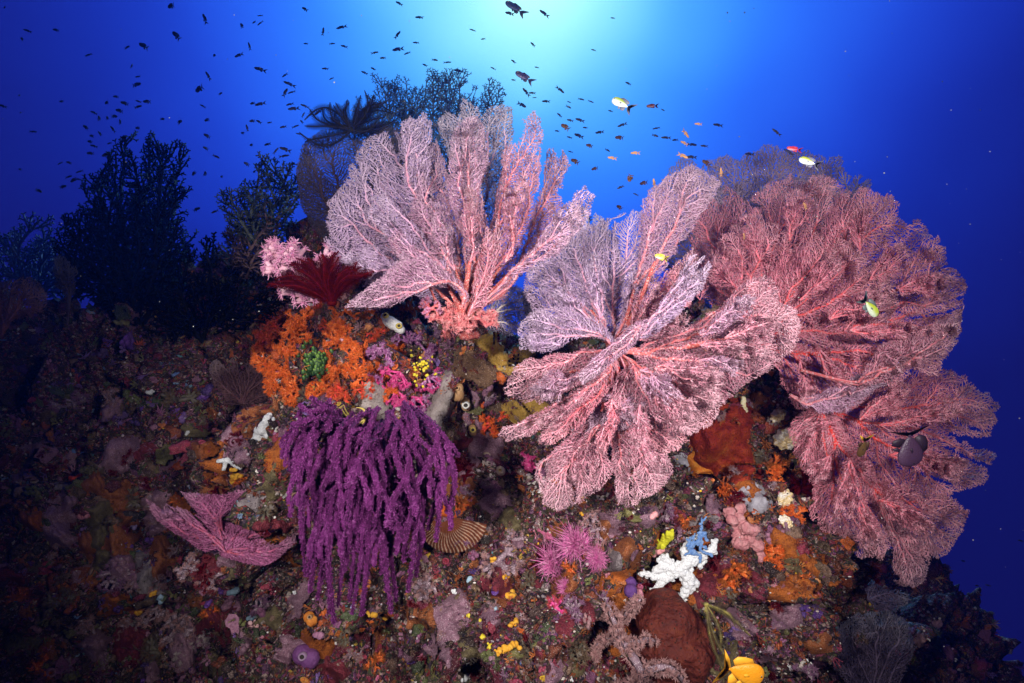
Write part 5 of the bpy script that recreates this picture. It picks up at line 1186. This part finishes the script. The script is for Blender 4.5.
for x, y, s, m1, m2, lb in [(800,488,34,M_dred,M_dred,"dark red bushy soft coral in the shade left of the lowest rose fan"),(768,556,24,M_or,M_or2,"dim orange soft coral at the shaded right foot of the knobbly pink coral"),(795,515,18,M_or,M_or2,"orange soft coral below the golden white oyster"),(775,478,20,M_or,M_or2,"orange soft coral right of the smooth red sponge"),
                        (725,492,16,M_or,M_or2,"small orange soft coral left of the lilac grey patch"),(735,575,30,M_or,pmat("dim_orange", [(.3, .07, .01), (.45, .12, .02)], 60),"broad rust orange soft coral under the knobbly pink coral"),(640,545,0,0,0,"")]:
    if s: soft_coral("bushy_soft_coral", lb, "soft coral", x, y, s, m1, m2, up=.2, nb=8, levels=2, kids=(4, 6), r0=.1, tip=.15, tipn=10, spread=.9)
# small bright sponges dotted over the slope
DOTS = [(510,593,6,'o'),(514,623,5,'o'),(514,645,6,'o'),(470,615,3,'y'),(478,619,3,'y'),(493,507,3,'y'),(371,535,2.5,'y'),(484,637,4,'y'),(490,646,4,'y'),(498,652,5,'o'),(506,649,5,'o'),(154,593,4,'o'),(140,611,5,'o'),(237,478,6,'o'),(234,471,4,'o'),(157,600,5,'b'),(231,593,6,'b'),(252,617,4,'b'),(133,527,4,'v'),(320,637,7,'m'),(497,610,4,'b'),(470,580,4,'b'),(465,677,5,'w'),(455,592,3,'w'),(75,478,5,'r'),(296,592,3,'w'),(580,515,3,'o'),(600,468,0,'o'),(580,498,3,'o'),(332,324,3.5,'y'),(338,340,4,'p'),(268,300,4,'w'),(292,306,3,'w'),(310,306,3,'w'),(150,392,4,'w'),(186,433,3,'w'),(505,575,4,'o'),(493,560,4,'o'),(390,616,7,'o'),(372,616,5,'o')]
CM = dict(o=(M_ylo, "orange"), y=(M_yel, "yellow"), b=(M_bluesp, "pale blue"), v=(pmat("violet_white", [(.3, .2, .5), (.5, .42, .65)], 80), "violet"), m=(pmat("mauve_sponge", [(.3, .12, .2), (.42, .2, .3)], 60, bump=.5), "mauve"), w=(M_white, "white"), r=(M_red, "red"), p=(M_pink, "pink"))
CM['b'] = (pmat("pale_blue_sponge", [(.25, .4, .5), (.4, .55, .65)], 70, bump=.5), "pale blue")
for k, (x, y, r, c) in enumerate(DOTS):
    if not r: continue
    g = random.Random(k); pa = [[(x + g.uniform(-1, 1) * r * .9, y + g.uniform(-1, 1) * r * .6, r * g.uniform(.25, .55))] for _ in range(7)]
    V, F = lumps(pa, vox=.002 if r > 3 else .0014, seed=k, off=.008, noise_=.0018, nsc=170, smooth_it=2)
    o = obj("small_sponge", V, F, CM[c][0], None, None, loc=V.mean(0)); tag(o, f"small {CM[c][1]} lumpy sponge dotted on the reef slope", "sponge", f"small {CM[c][1]} sponges on the reef")

# ------------------------------------------------------------------ overlapping crusts and tufts that fill the slope
g = random.Random(77)
CC = [("maroon", M_rock2, 10), ("rust", pmat("rust_crust", [(.2, .05, .02), (.32, .10, .03), (.14, .03, .015)], 60, bump=.8, speck=((.6, .4, .25), 300, .25)), 10), ("dusty mauve", pmat("mauve_crust", [(.22, .10, .15), (.32, .17, .22), (.15, .06, .10)], 55, bump=.8, speck=((.6, .45, .5), 260, .3)), 10),
      ("olive brown", pmat("olive_crust", [(.10, .08, .035), (.17, .13, .06), (.07, .05, .03)], 60, bump=.9, speck=((.4, .36, .2), 300, .25)), 10), ("pale grey", pmat("grey_crust", [(.22, .18, .18), (.30, .25, .25), (.14, .10, .11)], 60, bump=1.0, speck=((.08, .05, .06), 170, .26)), 4), ("orange", pmat("orange_crust", [(.40, .09, .012), (.52, .15, .025), (.24, .05, .015)], 60, bump=1.0, speck=((.14, .03, .01), 170, .26)), 7)]
made = []
for k in range(900):
    if len(made) > 165: break
    x = g.uniform(10, 870); y = g.uniform(400, 676); 
    if (280 < x < 455 and 400 < y < 600) or (490 < x < 700 and y < 500) or (790 < x and y < 560) or any((x - a) ** 2 + (y - b) ** 2 < 17 ** 2 for a, b in made): continue
    if hit(x, y, 99)[2] > 3: continue
    nm, m_, w_ = g.choices(CC, [c[2] * (3 if c[0] == 'orange' and 690 < x < 800 and y < 580 else 1) for c in CC])[0]; r = g.choice([8, 11, 14, 18, 25]) * g.uniform(.8, 1.2); n_ = 11; asp = g.uniform(.6, 1.0); rot = g.uniform(0, 3)
    poly = []
    for q in range(n_):
        a = q / n_ * 6.283; rr_ = r * g.uniform(.45, 1.25); u_, v_ = rr_ * math.cos(a), rr_ * asp * math.sin(a); poly.append((x + u_ * math.cos(rot) - v_ * math.sin(rot), y + u_ * math.sin(rot) + v_ * math.cos(rot)))
    try: crust("crusting_sponge", f"ragged {nm} crusting sponge patch, one of many overlapping on the reef slope", "sponge", poly, m_, g.uniform(4, 9), 1.1, step=1.9, seed=k, group=f"{nm} crusting sponge patches", holes=[(x + g.uniform(-3, 3), y + g.uniform(-3, 3), g.uniform(1.5, 2.4))] if g.random() < .4 else ())
    except Exception: continue
    made.append((x, y))
TT = [("dusty pink", M_dus2, M_dus), ("dark red", M_dred, pmat("wine_polyps", [(.13, .012, .02), (.22, .03, .04)], 80)), ("rust orange", M_or, pmat("rust_polyps", [(.3, .07, .015), (.42, .13, .03)], 80)), ("brown", M_dull, pmat("brown_polyps", [(.12, .07, .04), (.2, .13, .08)], 80)), ("mauve", M_dus2, pmat("mauve_polyps", [(.22, .09, .17), (.34, .17, .28)], 80)), ("pale", M_dus2, pmat("pale_polyps", [(.42, .32, .3), (.55, .46, .42)], 80))]
made = []
for k in range(900):
    if len(made) > 130: break
    x = g.uniform(5, 900); y = g.uniform(395, 680)
    if (275 < x < 455 and 400 < y < 600) or (490 < x < 700 and y < 500) or (780 < x and y < 570) or any((x - a) ** 2 + (y - b) ** 2 < 16 ** 2 for a, b in made): continue
    if hit(x, y, 99)[2] > 3: continue
    nm, m1, m2 = g.choices(TT, [5, 5, 4, 6, 5, 2])[0]
    soft_coral("small_soft_coral", f"small {nm} soft coral tuft, one of many scattered over the reef slope", "soft coral", x, y, g.choice([9, 12, 16, 24]) * g.uniform(.9, 1.15), m1, m2, f"small {nm} soft coral tufts", up=.3, nb=7, levels=2, kids=(3, 5), r0=.09, tip=.17, tipn=9, spread=.9, thin=.09)
    made.append((x, y))

# ------------------------------------------------------------------ fish
def fish_geo(h=.34, w=.13, n=18, k=12, fork=.5, tail=.30, bend=0.0, dors=1.0, snout=.5):
    """body of unit length, nose at +x, tail at -x, back +z. Returns dict of pieces"""
    s = np.linspace(0, 1, n); prof = np.sin(np.pi * np.clip(s, 0, 1) ** .62) ** .8 * .5; prof = np.maximum(prof, .085 * np.clip((1 - s) * 0 + 1, 0, 1) * (s > .5)) * 1.0; prof[0] = .03; prof[1] = max(prof[1] * .9, .1)
    prof = np.where(s > .93, .075, prof); x = .5 - s * .80
    a = np.arange(k) / k * 2 * math.pi
    V = np.concatenate([np.stack([np.full(k, x[i]), prof[i] * w * np.cos(a) * (1 if i < n - 3 else .8), prof[i] * h * np.sin(a)], 1) for i in range(n)])
    j = np.arange(k); F = np.concatenate([np.stack([i * k + j, i * k + (j + 1) % k, i * k + k + (j + 1) % k, i * k + k + j], 1) for i in range(n - 1)])
    V = np.vstack([V, [x[0] + .01, 0, 0], [x[-1] - .005, 0, 0]]); m = len(V)
    F2 = np.array([(m - 2, (q + 1) % k, q) for q in range(k)] + [(m - 1, (n - 1) * k + q, (n - 1) * k + (q + 1) % k) for q in range(k)])
    def sheet(pts, th=.008):
        P = np.array(pts, float); A = np.column_stack([P[:, 0], np.full(len(P), th), P[:, 1]]); B = A.copy(); B[:, 1] *= -1; n_ = len(P)
        c1 = A.mean(0); c2 = B.mean(0); VV = np.vstack([A, B, c1, c2]); f = []
        for q in range(n_):
            r = (q + 1) % n_; f += [(2 * n_, q, r), (2 * n_ + 1, n_ + r, n_ + q), (q, n_ + q, n_ + r), (q, n_ + r, r)]
        return VV, np.array(f)
    tl = sheet([(-.27, .03), (-.36, h * .42), (-.30 - tail, h * .78), (-.30 - tail + .10, h * .36), (-.30 - tail * fork * .55, 0.0), (-.30 - tail + .10, -h * .36), (-.30 - tail, -h * .78), (-.36, -h * .42), (-.27, -.03)])
    df = sheet([(.22, h * .44), (.12, h * .62 * dors + .02), (-.05, h * .66 * dors), (-.20, h * .60 * dors), (-.27, h * .40), (-.20, h * .18), (0, h * .38)])
    af = sheet([(-.02, -h * .42), (-.10, -h * .68 * dors), (-.22, -h * .62 * dors), (-.25, -h * .34), (-.2, -h * .16)])
    pf = sheet([(.13, -.02), (.07, .02), (-.01, -.01), (.03, -.05)], .003)
    pel = sheet([(.10, -h * .40), (.0, -h * .72), (-.04, -h * .5), (.02, -h * .36)])
    return dict(body=(V, [F, F2]), tail_fin=(tl[0], [tl[1]]), dorsal_fin=(df[0], [df[1]]), anal_fin=(af[0], [af[1]]), pectoral_fin=(pf[0], [pf[1]]), pelvic_fin=(pel[0], [pel[1]]))
def orient(px, py, d, L, ang, yaw=0.0, roll=0.0, flip=1):
    """matrix: fish of length L at px,py,d; ang = direction of the nose in the picture (deg, 0 right, 90 up), yaw turns it away from the camera"""
    c = W(px, py, d); a = math.radians(ang); y = math.radians(yaw)
    nose = (RGT * math.cos(a) + UPV * math.sin(a)) * math.cos(y) + FWD * math.sin(y); nose /= np.linalg.norm(nose)
    side = FWD - nose * (FWD @ nose); side /= np.linalg.norm(side); up = np.cross(nose, side)
    if up @ (UPV + .3 * RGT) < 0: up = -up
    side = np.cross(up, nose)
    r = math.radians(roll); up2 = up * math.cos(r) + side * math.sin(r); side2 = np.cross(up2, nose)
    return c, np.stack([nose, side2, up2], 1) * (L * d / FOC)
def big_fish(name, label, px, py, d, L, ang, yaw, back, belly, finc, h=.36, w=.14, split=.25, tailc=None, roll=0, **kw):
    G = fish_geo(h, w, 30, 20, **kw); c, M = orient(px, py, d, L, ang, yaw, roll); t = thing(name, label, "fish", c)
    def put(V): return c + V @ M.T
    mt = pmat("fish_scales", [(.92, .92, .92), (1.05, 1.05, 1.05)], 14, rough=.35, bump=.25, bscale=300, attr='col', spec=.5)
    V, F = G['body']; z = V[:, 2] / h + .18 * V[:, 0]; k = np.clip((z - (split - .5) * 1.0) / .28 + .5, 0, 1)[:, None]; A = np.array(back) * k + np.array(belly) * (1 - k)
    b = obj('body', put(V), F, mt, t, {'col': A})
    fm = pmat("fish_fins", [finc, tuple(min(1, q * 1.3) for q in finc)], 20, rough=.5, bump=.1)
    for nm in ('tail_fin', 'dorsal_fin', 'anal_fin', 'pelvic_fin'):
        V, F = G[nm]; obj(nm, put(V), F, pmat('fish_tail', [tailc, tailc], 20, bump=0) if tailc and nm == 'tail_fin' else fm, t)
    for sd in (1, -1):
        V, F = G['pectoral_fin']; obj('pectoral_fin', put(V + [0, sd * w * .46, 0]), F, fm, t)
        v, f = ICO[2]; e = obj('eye', put(v * [.034, .022, .034] + [.385, sd * w * .30, .03]), [f], pmat("fish_eye", [(.6, .58, .45), (.7, .68, .5)], 5, bump=0, rough=.2), t)
        obj('pupil', put(v * [.020, .014, .020] + [.390, sd * w * .39, .03]), [f], pmat("fish_pupil", [(.01, .01, .01), (.02, .02, .02)], 5, bump=0, rough=.1), e)
    return t
YG, WH = (.28, .36, .03), (.62, .68, .66)
big_fish("reef_fish", "plump white fish with a green back, swimming highest above the gap between the fans", 622, 104, 1.15, 24, 142, 20, YG, WH, (.12, .12, .16), h=.38, split=.62)
big_fish("reef_fish", "white fish with a yellow green back just above the rose fan's top edge", 809, 162, 1.15, 20, 152, 18, (.38, .42, .02), WH, (.14, .14, .18), h=.38, split=.62)
big_fish("reef_fish", "pale green fish heading down right in front of the rose fan", 870, 307, 1.2, 27, -42, 15, (.30, .36, .03), (.42, .48, .36), (.08, .1, .1), h=.38, split=.45)
big_fish("reef_fish", "tiny yellow and white fish beside the big pink fan's tall upper blade", 661, 257, 1.0, 13, 160, 15, (.55, .42, .03), WH, (.5, .4, .05), h=.36)
big_fish("reef_fish", "round dark purple grey fish before the lowest rose fan", 910, 447, 1.35, 43, -80, 12, (.05, .022, .05), (.07, .035, .07), (.02, .01, .02), h=.60, w=.18, tail=.16, dors=1.05)
big_fish("reef_fish", "small dark brown fish with a yellow tail before the lowest rose fan", 863, 447, 1.45, 26, -86, 30, (.11, .06, .02), (.10, .05, .02), (.07, .035, .02), h=.34, w=.15, tailc=(.62, .36, .02))
big_fish("reef_fish", "large orange fish at the bottom edge with its tail raised to the left", 742, 672, .95, 52, -20, 12, (.70, .27, .01), (.72, .33, .02), (.66, .30, .02), h=.44, w=.16, tail=.24)
big_fish("reef_fish", "dark slender fish with a forked tail near the top centre under the sunlight", 524, 77, 1.3, 22, 142, 15, (.03, .025, .07), (.10, .09, .2), (.02, .02, .05), h=.26)
big_fish("reef_fish", "dark blue fish with a long forked tail cut by the top edge of the picture", 515, 8, 1.3, 26, 138, 15, (.02, .03, .08), (.05, .07, .16), (.015, .02, .05), h=.24)
big_fish("reef_fish", "small red fish with a pale belly left of the yellow green backed fish", 794, 149, 1.3, 14, 165, 10, (.5, .03, .04), (.5, .35, .45), (.4, .03, .05), h=.28)
big_fish("reef_fish", "small dark red brown fish high in the water right of the white fish", 652, 106, 1.5, 11, 175, 15, (.10, .02, .03), (.08, .02, .04), (.05, .01, .02), h=.3)

# small fish of the schools: four body shapes, copied
M_sil = pmat("small_fish_dark", [(.018, .02, .045), (.04, .035, .06)], 30, rough=.5, bump=0)
M_sor = pmat("small_fish_orange", [(.50, .20, .06), (.62, .36, .18)], 30, rough=.5, bump=0)
M_sbr = pmat("small_fish_brown", [(.12, .05, .025), (.2, .09, .03)], 30, rough=.5, bump=0)
def small_mesh(nm, mat, **kw):
    G = fish_geo(n=10, k=7, **kw); mb = MB()
    for k in ('body', 'tail_fin', 'dorsal_fin', 'anal_fin'): mb.add(G[k][0] * [1, 1, 1], G[k][1])
    me = mesh(nm, np.concatenate(mb.V), mb.F); me.materials.append(mat); return me
SH = {('d', 0): small_mesh('small_fish', M_sil, h=.26, w=.11), ('d', 1): small_mesh('small_fish', M_sil, h=.40, w=.15, fork=.3, tail=.2), ('d', 2): small_mesh('small_fish', M_sil, h=.20, w=.10),
      ('o', 0): small_mesh('small_fish', M_sor, h=.26, w=.11), ('b', 1): small_mesh('small_fish', M_sbr, h=.42, w=.15, fork=.3, tail=.2)}
LABS = {}
def small(px, py, L, ang, kind, shape, d, label, group):
    o = bpy.data.objects.new("small_fish", SH[(kind, shape)]); COL.objects.link(o)
    c, M = orient(px, py, d, L, ang, gr2.uniform(-35, 35), gr2.uniform(-15, 15)); m4 = Matrix([[*M[0], c[0]], [*M[1], c[1]], [*M[2], c[2]], [0, 0, 0, 1]]); o.matrix_world = m4
    tag(o, label, "fish", group)
gr2 = random.Random(31)
Z1 = "14,22 82,92 66,117 168,90 513,18 614,56 529,107 382,142 431,138 265,165 395,198 413,230 410,254 643,166 716,166 748,138 725,77 762,67 624,227 598,267 661,281 348,290 320,308 374,310 415,304 441,305 415,320 184,304 58,286 7,318 281,338 297,355 322,354 343,349 358,332 360,365 338,387 299,400 257,382 275,408 281,438 270,425 487,357 413,384 539,366 608,318 621,360 621,408 617,445 649,470 582,520 615,521 665,530 207,488 180,490 207,530 238,515 189,560 235,538 221,540 116,572 60,508 372,410 317,464 328,430 728,399 754,435 741,383 758,310 757,363 740,492 763,515 644,635 590,628 100,395 271,460"
Z2 = "12,47 12,70 146,27 201,94 256,82 149,131 229,131 264,139 357,158 380,174 429,10 489,52 425,104 479,128 425,148 453,160 681,117 649,90 760,40 537,180 506,195 575,187 607,212 711,205 207,206 12,208 86,226 100,252 88,277 106,277 12,312 101,313 146,318 112,326 226,236 325,218 351,206 40,368 8,365 81,381 119,379 142,344 137,365 188,336 129,402 34,433 87,448 85,468 112,492 60,452"
Z3 = "96,40 62,133 302,54 244,150 74,202 4,184 42,276 60,279 68,293 101,304 4,240 30,315 145,270 171,306 208,298 237,305 170,321 142,345 174,361 160,381 135,393 172,412 200,407 219,383 203,360 232,437 262,397 322,413 330,375 295,333 348,250 453,330 432,385 430,407 461,413 489,420 541,434 576,438 617,375 538,471 287,451 189,484 175,455 248,506 355,535 325,562 395,549 322,622 371,583 712,462 583,489"
Z4 = "25,396 62,456"; ZR = "757,257 585,318 627,392 660,391 537,380"
def pts(z, ox, oy): return [(ox + int(a.split(',')[0]) / 3, oy + int(a.split(',')[1]) / 3) for a in z.split()]
BIGL = {(60, 45): 0}
for x, y in pts(Z1, 0, 0):
    top = y < 90 and x > 120; L = gr2.uniform(8, 11) if top and gr2.random() < .6 else gr2.uniform(4.5, 7.5)
    small(x, y, L, gr2.choice([165, 180, 200, 150, 15, -10, 110]) + gr2.uniform(-20, 20), 'd', 1 if gr2.random() < .6 else 0, gr2.uniform(2.6, 3.6), "small dark fish of the loose school in the upper left water", "small dark fish, upper left")
for x, y in pts(Z2, 256, 0):
    L = gr2.uniform(8, 12) if gr2.random() < .45 else gr2.uniform(5, 8)
    small(x, y, L, gr2.choice([170, 160, 190, 10, 200, 60, 150]) + gr2.uniform(-18, 18), 'd', gr2.choice([0, 2, 2, 0]), gr2.uniform(2.2, 3.2), "small slim dark fish of the school above the tall fan and dark round fan", "small dark fish, top centre")
for x, y in pts(Z3, 512, 0):
    L = gr2.uniform(8, 11) if gr2.random() < .4 else gr2.uniform(4.5, 7.5); k = 'b' if gr2.random() < .15 and y > 110 else 'd'
    small(x, y, L, gr2.choice([160, 150, 170, -20, 190, 140]) + gr2.uniform(-15, 15), k, 1 if k == 'b' else gr2.choice([0, 2]), gr2.uniform(2.0, 3.2), "small brown fish of the school over the gap between the fans" if k == 'b' else "small dark fish of the school over the gap between the fans", "small dark fish over the gap")
for x, y in pts(Z4, 768, 0): small(x, y, 11, 142, 'd', 2, 1.8, "slim dark fish beside the small red fish over the rose fan", "slim dark fish over the rose fan")
for x, y in pts(ZR, 768, 455): small(x, y, 4.5, 170, 'd', 0, 3.0, "tiny dark fish in the deep water at the lower right", "tiny dark fish, lower right")
for x, y, L, an, lb in [(686,134,11,-35,"small orange fish, the upper one of the bright pair above the big fan"),(683,156,11,-30,"small orange white fish, the lower one of the bright pair above the big fan"),(698,124,7,170,"small orange fish, topmost of the orange ones above the big fan"),(684,143,8,150,"small orange fish between the bright pair above the big fan"),
                        (635,153,9,175,"small brownish orange fish in mid-water left of the bright pair"),(612,158,9,170,"small orange fish farthest left of the orange ones"),(721,172,9,95,"small pale orange fish hanging upright at the rose fan's rim"),(805,206,9,130,"small pale orange fish before the rose fan's upper part"),(744,236,7,110,"tiny pale orange fish before the rose fan's shaded left part"),(654,183,9,100,"small brown orange fish upright above the big fan's upper blade")]:
    small(x, y, L, an, 'o', 0, 1.6, lb, "small orange fish")
small(630, 178, 10, 250, 'b', 1, 1.8, "small dark brown deep-bodied fish above the big fan's lavender blade", None)

# particles adrift in the water, caught by the strobes
mb = MB(); g = random.Random(55)
for _ in range(230):
    v, f = ICO[1]; d = g.uniform(.7, 2.6); mb.add(W(g.uniform(-80, 1100), g.uniform(-40, 690), d) + v * g.uniform(.25, .6) * d / FOC * [g.uniform(.6, 1.5), 1, g.uniform(.6, 1.5)], [f])
o = obj("drifting_particles", np.concatenate(mb.V), mb.F, pmat("particle", [(.25, .25, .24), (.4, .4, .38)], 20, bump=0)); o['kind'] = 'stuff'

# ------------------------------------------------------------------ the sea water between things
hm = bpy.data.materials.new("sea_water"); hm.use_nodes = True; t_ = hm.node_tree
for n in list(t_.nodes): t_.nodes.remove(n)
ho = N(t_, 'ShaderNodeOutputMaterial'); hv = N(t_, 'ShaderNodeVolumePrincipled')
hv.inputs['Color'].default_value = (.03, .14, .80, 1); hv.inputs['Density'].default_value = HAZE if 'HAZE' in globals() else .017; hv.inputs['Anisotropy'].default_value = .6
t_.links.new(hv.outputs[0], ho.inputs['Volume'])
b0 = np.array([[x, y, z] for x in (-7, 7) for y in (-1.5, 8) for z in (-4.5, 4)], float)
hz = obj("haze", b0, [np.array([(0, 1, 3, 2), (4, 6, 7, 5), (0, 4, 5, 1), (2, 3, 7, 6), (0, 2, 6, 4), (1, 5, 7, 3)])], hm, smooth=False); hz['kind'] = 'stuff'
